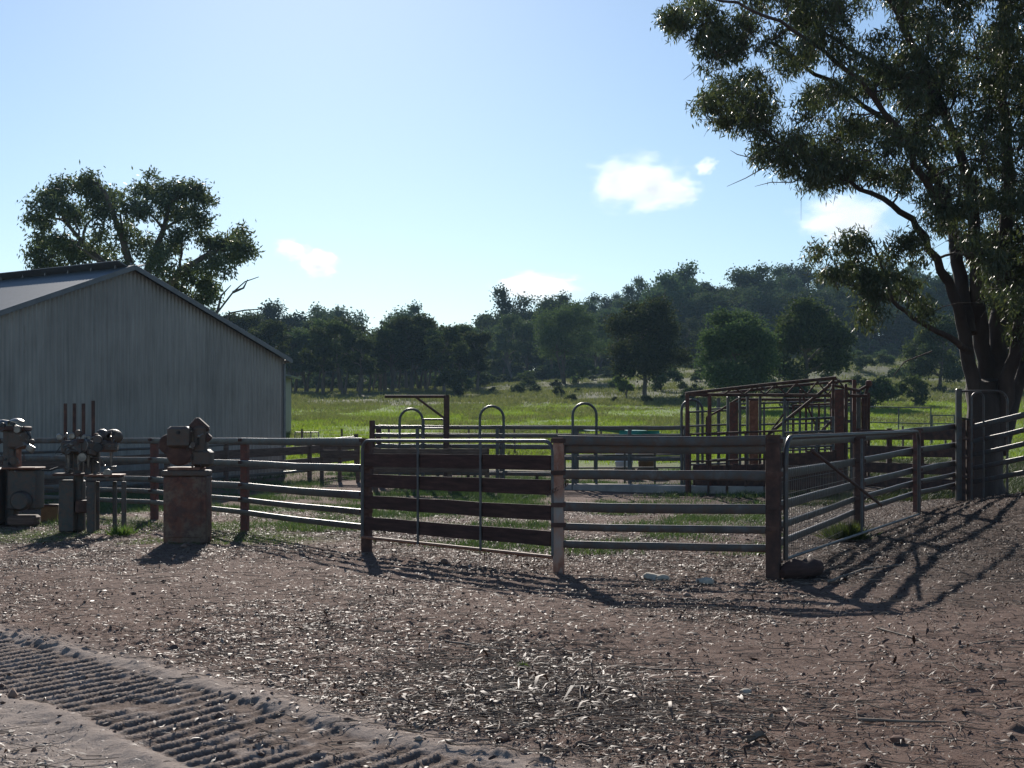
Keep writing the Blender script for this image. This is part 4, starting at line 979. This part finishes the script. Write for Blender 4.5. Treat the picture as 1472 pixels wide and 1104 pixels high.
m = MB(); m.box((L(38,0)[0], y0-.12, z0+.10), (.50,.5,.20), .05, .04); m.build('foot_block', timber, ml, 30)
m = MB(); m.lathe(L(30,720,-.45), [(0,-.1),(.15,-.1),(.19,-.05),(.19,.05),(.15,.1),(0,.1)], 22, 'y'); m.build('flywheel', machine, ml, 40)
m = MB(); m.box((L(-2,0)[0], y0-.2, z0+.55), (.36,.45,1.1), 0, .05); m.build('motor_housing', machine, ml, 30)
m = MB(); m.lathe(L(4,612,-.1), [(0,-.12),(.10,-.12),(.12,0),(.10,.12),(0,.12)], 16, 'x'); m.build('spindle_motor', bare, ml, 40)
for i in range(24): fitting(ml, i % 5, V(r5.uniform(0,50), r5.uniform(608,680), 26.4-r5.uniform(.2,.5)), r5.uniform(.09,.22))
p = G(72, 27.5); o = thing('rusty_tin', 'small ochre rusted tin box on the ground between the two drill machines', 'box', p)
m = MB(); m.box(p+[0,0,.16], (.32,.3,.32), .2, .02); m.build('box', yellow_pl, o, 30); m = MB(); m.box(p+[0,0,.33], (.34,.32,.03), .2, .01); m.build('lid', rustdark, o, 30)

# ------------------------------------------------------------------ ground things
def rock(label, px, py, s, mat, seed, flat=.6, name='rock', cat='rock'):
    Y = 3300/(py-HZ); x, y = gxy(px, Y); r_ = np.random.RandomState(seed)
    import bmesh
    bm = bmesh.new(); bmesh.ops.create_icosphere(bm, subdivisions=3, radius=1)
    v_ = np.array([q.co[:] for q in bm.verts]); f_ = np.array([[q.index for q in fa.verts] for fa in bm.faces]); bm.free()
    for _ in range(9):
        n_ = r_.normal(size=3); n_ /= np.linalg.norm(n_); dcut = r_.uniform(.55,.85); t_ = v_ @ n_; v_ = v_-np.clip(t_-dcut, 0, None)[:,None]*n_*.9
    v_ *= np.array([1, .8, flat])*s; a = r_.uniform(0,6.28); v_ = np.stack([v_[:,0]*math.cos(a)-v_[:,1]*math.sin(a), v_[:,0]*math.sin(a)+v_[:,1]*math.cos(a), v_[:,2]], 1)
    o = mesh(name, v_, f_, mat, None, 25); o.location = (x, y, float(gd(x, y))+s*flat*.35); tag(o, label, cat); return o
rock('pale split rock lying in the rail shadows between the middle and corner posts', 938, 832, .13, stone, 1)
rock('smaller pale rock touching the right of the split rock', 953, 833, .09, stone, 2)
rock('flat grey stone just right of the pale split rock', 1012, 842, .13, stone, 3, .4)
rock('round reddish clod below the middle of the planked gate', 641, 812, .10, redstone, 4)
rock('dark clod near the bottom, left of the curled bark', 1034, 1044, .055, redstone, 5)
rock('dark clod behind the curled bark piece', 1150, 1045, .05, redstone, 6)
rock('red clod alone at the lower right', 1290, 1070, .05, redstone, 7)
rock('small tan stone at the lower centre of the litter', 1072, 998, .05, stone, 8)
rock('brown clod in the litter below the twig heap', 722, 1062, .05, redstone, 9)
# curled bark pieces
def bark(label, px, py, L_, w_, rz, curl=2.2):
    Y = 3300/(py-HZ); x, y = gxy(px, Y); m = MB(); n = 14; q = 9; v_ = []
    for i in range(n+1):
        s = i/n-.5; ww = w_*(1-(2*s)**4*.7)
        for th in (0, .006):
            for j in range(q+1):
                a = (j/q-.5)*curl; rr = ww/curl-th; v_.append([s*L_, rr*math.sin(a), (ww/curl)-rr*math.cos(a)*1.0+.015*math.sin(s*7)+.01])
    fs = []; st = 2*(q+1)
    for i in range(n):
        for j in range(q):
            fs.append([i*st+j, i*st+j+1, (i+1)*st+j+1, (i+1)*st+j]); fs.append([i*st+q+1+j, (i+1)*st+q+1+j, (i+1)*st+q+2+j, i*st+q+2+j])
    v_ = np.array(v_); o = mesh('bark_piece', v_, fs, barkm, None, 60); o.location = (x, y, float(gd(x, y))+.0); o.rotation_euler = (.2, 0, rz)
    tag(o, label, 'bark')
bark('curled pale bark slab at the bottom right of centre', 1085, 1070, .15, .09, .1)
bark('curved grey bark chip left above the curled slab', 1108, 1038, .10, .04, 1.0)
bark('long thin bark strip among the litter near the lower middle', 735, 985, .16, .03, 1.1)
# fallen sticks
def stick(label, pts, r, seed):
    r_ = np.random.RandomState(seed); P = []
    for px, py in pts:
        Y = 3300/(py-HZ); x, y = gxy(px, Y); P.append([x, y, float(gd(x, y))+r*.8+.004])
    P = np.array(P); t_ = np.linspace(0, len(P)-1, 4*len(P)); P = np.stack([np.interp(t_, range(len(P)), P[:,i]) for i in range(3)], 1); P[:,:2] += r_.normal(size=(len(P),2))*r*.4
    m = MB(); m.tube(P, np.linspace(r, r*.5, len(P))*(1+r_.uniform(-.15,.15,len(P))), 7); o = m.build('stick', barkm, None, 60); tag(o, label, 'stick')
stick('long dark stick lying level at the lower right', [(1232,1037),(1290,1042),(1360,1044)], .012, 1)
stick('short thick stick pointing up out of the twig heap', [(700,985),(722,960)], .012, 2)
stick('thin straight stick left of the twig heap', [(596,1052),(632,1040),(668,1030)], .009, 3)
stick('long bent stick lying across the twig heap', [(770,1046),(830,1036),(905,1030)], .010, 4)
stick('dark stick lying above the bare dirt patch right of centre', [(905,955),(955,960),(1008,962)], .010, 5)
stick('forked-looking stick beside the fence shadows at right', [(1190,838),(1240,822),(1300,812)], .016, 6)
stick('slender stick lying right of the fence corner shadows', [(1260,905),(1320,920),(1330,930)], .010, 7)
stick('dark stick at the middle of the litter left of centre', [(640,925),(700,938),(760,940)], .010, 8)
stick('dark stick at the right edge of the litter', [(1380,930),(1420,922),(1472,925)], .010, 9)
# log stump beside the corner post
Y = 3300/(840-HZ); x, y = gxy(1146, Y+.6); o = thing('log', 'short dark log lying beside the foot of the dark corner post', 'log', (x, y, gz1(x, y)))
m = MB(); m.tube([[x-.2,y-.15,.07],[x-.12,y-.1,.09],[x-.02,y,.11],[x+.1,y+.1,.09],[x+.2,y+.25,.11],[x+.3,y+.36,.1],[x+.36,y+.42,.1]], [.05,.12,.13,.10,.125,.11,.06], 11); m.build('log_body', plank, o, 50)

# ------------------------------------------------------------------ litter, twigs, grass (masses nobody could count)
def scatter(n, ylo, yhi, rng, dens):
    # even over the picture-visible wedge of ground
    X = []; Yv = []
    c = 0
    while c < n:
        k_ = n*3; y = np.sqrt(rng.uniform(ylo**2, yhi**2, k_)); x = y*rng.uniform(-.40,.40,k_)
        ok = rng.uniform(size=k_) < dens(x, y); X.append(x[ok]); Yv.append(y[ok]); c += ok.sum()
    return np.concatenate(X)[:n], np.concatenate(Yv)[:n]
rng = np.random.RandomState(21)
def dl(x, y):
    cc, uu = track(x, y); n_ = x*DN[0]+y*DN[1]
    d = .27+.73*ss(.38,.64, fbm(x*.55+2, y*.55, 71, 4))
    d = d*(1-.93*ss(.95,.7,np.abs(cc)))*(1-.45*ss(4.0,3.6,n_))
    d = d*(.7+.3*ss(-4, 1, x))+.5*ss(4,7,x)*ss(14,18,y)
    d = d*(1+.7*np.exp(-((x-.3)/1.2)**2-((y-8.6)/.8)**2))
    return np.clip(d, 0, 1)*np.clip(9/y, .25, 1)**.6
X, Yv = scatter(165000, 6.6, 32, rng, dl)
n = len(X); Z = gd(X, Yv)+rng.uniform(.002, .014, n)
D = np.stack([rng.normal(size=n), rng.normal(size=n), rng.normal(size=n)*.16], 1); D /= np.linalg.norm(D, axis=1)[:,None]
Ls = rng.gamma(2.4,.015,n)+.010; Ws = Ls*rng.uniform(.09,.26,n)
up = np.stack([rng.normal(size=n)*.28, rng.normal(size=n)*.28, np.ones(n)], 1); s_ = np.cross(D, up); s_ /= np.linalg.norm(s_, axis=1)[:,None]; nn = np.cross(s_, D)
P = np.stack([X, Yv, Z], 1); hp_ = np.exp(-((X-.5)/.9)**2-((Yv-8.6)/.6)**2)+np.exp(-((X-.2)/1.0)**2-((Yv-10.0)/.6)**2); lg = (rng.uniform(size=n) < .24*hp_); Ls = np.where(lg, Ls*2.6, Ls); Ws = np.where(lg, Ws*.9, Ws); P[:,2] += lg*rng.uniform(0,.03,n); cu = (rng.uniform(-.2,.35,n)*Ls)[:,None]
v = np.stack([P, P+D*(Ls*.35)[:,None]+s_*Ws[:,None]/2+nn*cu, P+D*(Ls*.35)[:,None]-s_*Ws[:,None]/2+nn*cu, P+D*(Ls*.7)[:,None]+s_*(Ws*.4)[:,None]+nn*cu, P+D*(Ls*.7)[:,None]-s_*(Ws*.4)[:,None]+nn*cu, P+D*Ls[:,None]], 1).reshape(-1, 3)
b0 = np.arange(n)[:,None]*6
f = np.concatenate([b0+[0,1,2,2], b0+[1,3,4,2], b0+[3,5,4,4]])
tag(mesh('leaf_litter', v, f, litm, None, 0), 'dry gum leaves and chips strewn over the dirt yard', 'leaf litter', None, 'stuff')
# twigs
X, Yv = scatter(7500, 6.6, 26, rng, dl); hx = rng.normal(size=1300)*.75; hy = rng.normal(size=1300)*.55; X = np.concatenate([X, .5+hx[:900], -.1+hx[900:]*.8]); Yv = np.concatenate([Yv, 8.5+hy[:900], 10.2+hy[900:]]); X, Yv = X[Yv > 6.7], Yv[Yv > 6.7]; vs = []; fs = []; base = 0
ring = np.array(circ(1, 4))
for x, y in zip(X, Yv):
    a = rng.uniform(0, 6.28) if rng.uniform() > .5 else rng.normal()*.5; l = rng.uniform(.06,.30)*(1 if rng.uniform() < .9 else 1.8); r = rng.uniform(.0015,.0045)
    t_ = np.linspace(-.5,.5,4); bend = rng.uniform(-.2,.2)*l; cx = x+math.cos(a)*t_*l-math.sin(a)*bend*(1-4*t_**2); cy = y+math.sin(a)*t_*l+math.cos(a)*bend*(1-4*t_**2)
    cz = float(gz(x, y))+.012+rng.uniform(0,.02)+t_*rng.uniform(-.06,.06)*l; side_ = np.array([-math.sin(a), math.cos(a)])
    for i in range(4):
        rr = r*(1-.15*i)
        vs.append(np.stack([cx[i]+side_[0]*ring[:,0]*rr, cy[i]+side_[1]*ring[:,0]*rr, cz[i]+ring[:,1]*rr], 1))
    for i in range(3):
        for j in range(4): fs.append([base+i*4+j, base+i*4+(j+1)%4, base+(i+1)*4+(j+1)%4, base+(i+1)*4+j])
    base += 16
vv = np.concatenate(vs); 
cell = detail(vv[:,0], vv[:,1]); vv[:,2] += cell*.9
tag(mesh('twig_litter', vv, fs, barkm, None, 0), 'thin fallen twigs strewn through the leaf litter', 'twigs', None, 'stuff')
# pebbles and clods
X, Yv = scatter(9000, 6.6, 30, rng, lambda x, y: np.clip(.15+.85*ss(.45,.65,fbm(x*.8, y*.8, 75, 3)),0,1)*np.clip(9/y,.2,1))
n = len(X); s0 = rng.gamma(1.4, .0048, n)+.003; oc = np.array([[1,0,0],[0,1,0],[-1,0,0],[0,-1,0],[0,0,1],[0,0,-1]], float)
v = (oc[None]*s0[:,None,None]*rng.uniform(.55,1.3,(n,6,1)))*[1,1,.7]; a = rng.uniform(0,6.28,n); ca, sa = np.cos(a)[:,None], np.sin(a)[:,None]
v = np.stack([v[...,0]*ca-v[...,1]*sa, v[...,0]*sa+v[...,1]*ca, v[...,2]], -1)+np.stack([X, Yv, gd(X, Yv)+s0*.2], 1)[:,None]
b0 = np.arange(n)[:,None]*6; f = np.concatenate([b0+q for q in ([0,1,4],[1,2,4],[2,3,4],[3,0,4],[1,0,5],[2,1,5],[3,2,5],[0,3,5])])
pebm, nt, b = newmat('pebbles'); geo = nd(nt, 'ShaderNodeNewGeometry')
nt.links.new(ramp(nt, geo.outputs['Random Per Island'], [(0,(.07,.04,.03)),(.6,(.17,.10,.075)),(.92,(.24,.16,.12)),(1,(.34,.28,.23))]), b.inputs['Base Color']); b.inputs['Roughness'].default_value = .85
tag(mesh('pebbles', v.reshape(-1,3), f, pebm, None, 0), 'reddish pebbles and clods scattered over the dirt', 'pebbles', None, 'stuff')
# grasses
def C_(x): return np.interp(x, [-9.9,-7.4,-4.69,-2.11,.57,3.07,6], [31,29,25,21,18,17.2,24.5])
def tufts(name, label, X, Yv, h, blades, spread, wid, mat, rng, zf=gz):
    n = len(X); k_ = n*blades; x = np.repeat(X, blades)+rng.normal(size=k_)*spread; y = np.repeat(Yv, blades)+rng.normal(size=k_)*spread
    hh = np.repeat(np.broadcast_to(h, n)*rng.uniform(.5,1.2,n), blades)*rng.uniform(.5,1.1,k_)
    P = np.stack([x, y, zf(x, y)-.01], 1); D = np.stack([rng.normal(size=k_)*.35, rng.normal(size=k_)*.35, np.ones(k_)], 1)
    a = rng.uniform(0, 3.14, k_); s_ = np.stack([np.cos(a), np.sin(a), np.zeros(k_)], 1); w_ = (np.broadcast_to(wid, k_)*rng.uniform(.6,1.3,k_))[:,None]
    le = D*[1.6,1.6,1]; 
    v = np.stack([P-s_*w_/2, P+s_*w_/2, P+D*(hh*.55)[:,None]+s_*w_*.35, P+D*(hh*.55)[:,None]-s_*w_*.35, P+le*hh[:,None]*[1,1,.92]], 1).reshape(-1,3)
    b0 = np.arange(k_)[:,None]*5; f = np.concatenate([b0+[0,1,2,3], b0+[3,2,4,4]])
    tag(mesh(name, v, f, mat, None, 0), label, 'grass', None, 'stuff')
def samp(n, pxl, pxh, yl, yh, rng, dens):
    X = []; Yv = []; c = 0
    while c < n:
        y = rng.uniform(yl, yh, n*2); x = (rng.uniform(pxl, pxh, n*2)-736)/F*y; ok = rng.uniform(size=n*2) < dens(x, y)
        X.append(x[ok]); Yv.append(y[ok]); c += ok.sum()
    return np.concatenate(X)[:n], np.concatenate(Yv)[:n]
X, Yv = samp(1500, -20, 450, 21.5, 31, rng, lambda x, y: ss(.42,.58,fbm(x*.9, y*.9, 63, 3))*ss(31,25,y)+.02)
tufts('short_grass', 'short green grass round the machines and fence feet at left', X, Yv, .07, 9, .05, .007, grassm, rng, gd)
X, Yv = samp(11000, 60, 1120, 19.5, 50, rng, lambda x, y: (ss(.47,.6,fbm(x/2.3+9, y/2.3, 61, 3))*ss(24,32,y)+.45*ss(.5,.62,fbm(x*.8, y*.8, 66, 3))*ss(C_(x),C_(x)+1.5,y))*ss(8,2,x-y*.06))
tufts('yard_weeds', 'green weeds and grass clumps growing inside the yards', X, Yv, .17, 9, .09, .012, weedm, rng)
X, Yv = samp(24000, 400, 1500, 54, 135, rng, lambda x, y: .25+.75*ss(.4,.6,fbm(x/7, y/9, 81, 3)))
tufts('pasture_grass', 'bright green pasture grass beyond the yards', X, Yv, .24, 7, .22, .035, pastm, rng)
X, Yv = samp(9000, 400, 1500, 60, 150, rng, lambda x, y: ss(.48,.62,fbm(x/5, y/8, 83, 3)))
tufts('pasture_weeds', 'duller tussocks dotted through the green pasture', X, Yv, .36, 8, .18, .045, drygrass, rng)
X, Yv = samp(17000, 400, 1500, 130, 262, rng, lambda x, y: .2+.8*ss(.4,.6,fbm(x/9, y/14, 82, 3)))
tufts('rough_grass', 'dull tussock grass over the rough slope', X, Yv, .5, 7, .4, .08, drygrass, rng)
X, Yv = samp(5000, 1130, 1500, 31.5, 54, rng, lambda x, y: .1+.9*ss(.4,.55,fbm(x, y*.8, 86, 3)))
tufts('bank_weeds', 'dull weeds and dry grass on the bank behind the right fences', X, Yv, .20, 9, .12, .014, weedm, rng)
# single weeds worth naming
def weed_plant(label, px, Y, r, h, seed, mat=limeleaf, n=260):
    p = G(px, Y); r_ = np.random.RandomState(seed); o = thing('weed_plant', label, 'plant', p)
    P = p+r_.normal(size=(n,3))*[r*.45,r*.45,.02]; P[:,2] = p[2]; D = (P-p)*[1.6,1.6,0]+[0,0,h*.8]+r_.normal(size=(n,3))*h*.15
    v, f = leaves(P, D, h*r_.uniform(.5,1.2,n), .013, r_); mesh('leaves', v-p, f, mat, o, 0)
    m = MB(); 
    for k_ in range(5): m.tube([p, p+[r_.normal()*r*.3, r_.normal()*r*.3, h*.6]], .005, 4, False)
    m.build('stem', barkm, o, 0)
weed_plant('tussock of green weed at the foot of the receding fence', 1216, 22.3, .22, .34, 1, grassm, 900)
weed_plant('pale green weed tuft between the gang drill and the cabinet', 176, 23.4, .16, .22, 2, grassm, 300)
weed_plant('small green sprout in the dirt at lower centre', 752, 10.0, .03, .05, 3, grassm, 40)

# ------------------------------------------------------------------ clouds (real volumes far beyond the hill)
cm = bpy.data.materials.new('cloud_vapour'); cm.use_nodes = True; nt = cm.node_tree; nt.nodes.clear()
out = nd(nt, 'ShaderNodeOutputMaterial'); pv = nd(nt, 'ShaderNodeVolumePrincipled')
pv.inputs['Color'].default_value = (.93,.94,.96,1); pv.inputs['Anisotropy'].default_value = .35
tc = nd(nt, 'ShaderNodeTexCoord'); le = nd(nt, 'ShaderNodeVectorMath', operation='LENGTH'); nt.links.new(tc.outputs['Object'], le.inputs[0])
oi = nd(nt, 'ShaderNodeObjectInfo')
ad = nd(nt, 'ShaderNodeVectorMath', operation='ADD'); nt.links.new(tc.outputs['Object'], ad.inputs[0]); nt.links.new(oi.outputs['Location'], ad.inputs[1])
nz = noise(nt, ad.outputs[0], 2.0, 7, .6)
m1 = nd(nt, 'ShaderNodeMath', operation='MULTIPLY_ADD'); m1.inputs[1].default_value = 3.3; nt.links.new(nz, m1.inputs[0])
m2 = nd(nt, 'ShaderNodeMath', operation='MULTIPLY'); m2.inputs[1].default_value = -1.5; nt.links.new(le.outputs['Value'], m2.inputs[0]); nt.links.new(m2.outputs[0], m1.inputs[2])
m3 = nd(nt, 'ShaderNodeMapRange'); m3.inputs['From Min'].default_value = .42; m3.inputs['From Max'].default_value = 1.0; nt.links.new(m1.outputs[0], m3.inputs[0])
m4 = nd(nt, 'ShaderNodeMath', operation='MULTIPLY'); nt.links.new(m3.outputs[0], m4.inputs[0]); nt.links.new(oi.outputs['Alpha'], m4.inputs[1])
m5 = nd(nt, 'ShaderNodeMath', operation='MULTIPLY'); m5.inputs[1].default_value = .016; nt.links.new(m4.outputs[0], m5.inputs[0])
nt.links.new(m5.outputs[0], pv.inputs['Density']); nt.links.new(pv.outputs[0], out.inputs['Volume'])
import bmesh
bm = bmesh.new(); bmesh.ops.create_icosphere(bm, subdivisions=3, radius=1.15); cme = bpy.data.meshes.new('cloud'); bm.to_mesh(cme); bm.free(); cme.materials.append(cm)
for px, py, rx, rz2, al, lab in ((920,264,82,48,1,'largest white cloud, right of centre above the wooded hill'),(968,280,48,22,.9,'low white tail at the right of the largest cloud'),(1215,316,84,42,1,'white cloud partly behind the big gum branches'),
                            (768,414,78,24,1.3,'long thin cloud just above the hill near the centre'),(457,378,32,24,1.6,'small puffy cloud above the tree belt at left'),(420,358,30,16,1.0,'faint cloud wisp left above the small puffy one'),(1014,240,18,10,1.0,'tiny cloud fleck right of the largest cloud')):
    o = bpy.data.objects.new('cloud', cme); COL.objects.link(o); Yc = 1900.
    p = V(px, py, Yc); o.location = p; o.scale = (rx/F*Yc, 60, rz2/F*Yc); o.color = (1,1,1,al)
    tag(o, lab, 'cloud', None, 'thing')

# ------------------------------------------------------------------ air
hm = bpy.data.materials.new('haze'); hm.use_nodes = True; nt = hm.node_tree; nt.nodes.clear()
out = nd(nt, 'ShaderNodeOutputMaterial'); pv = nd(nt, 'ShaderNodeVolumePrincipled'); pv.inputs['Color'].default_value = (.50,.74,1,1)
pv.inputs['Density'].default_value = .00018; pv.inputs['Anisotropy'].default_value = 0; nt.links.new(pv.outputs[0], out.inputs['Volume'])
m = MB(); 
for nm in ('haze',):
    lo_ = np.array([-900., -160., -1.5]); hi_ = np.array([900., 1260., 62.])
    m.box((lo_+hi_)/2, hi_-lo_)
hz = m.build('haze', hm, None, 0); hz['kind'] = 'stuff'; hz['label'] = 'thin blue air haze over the paddocks'; hz['category'] = 'haze'
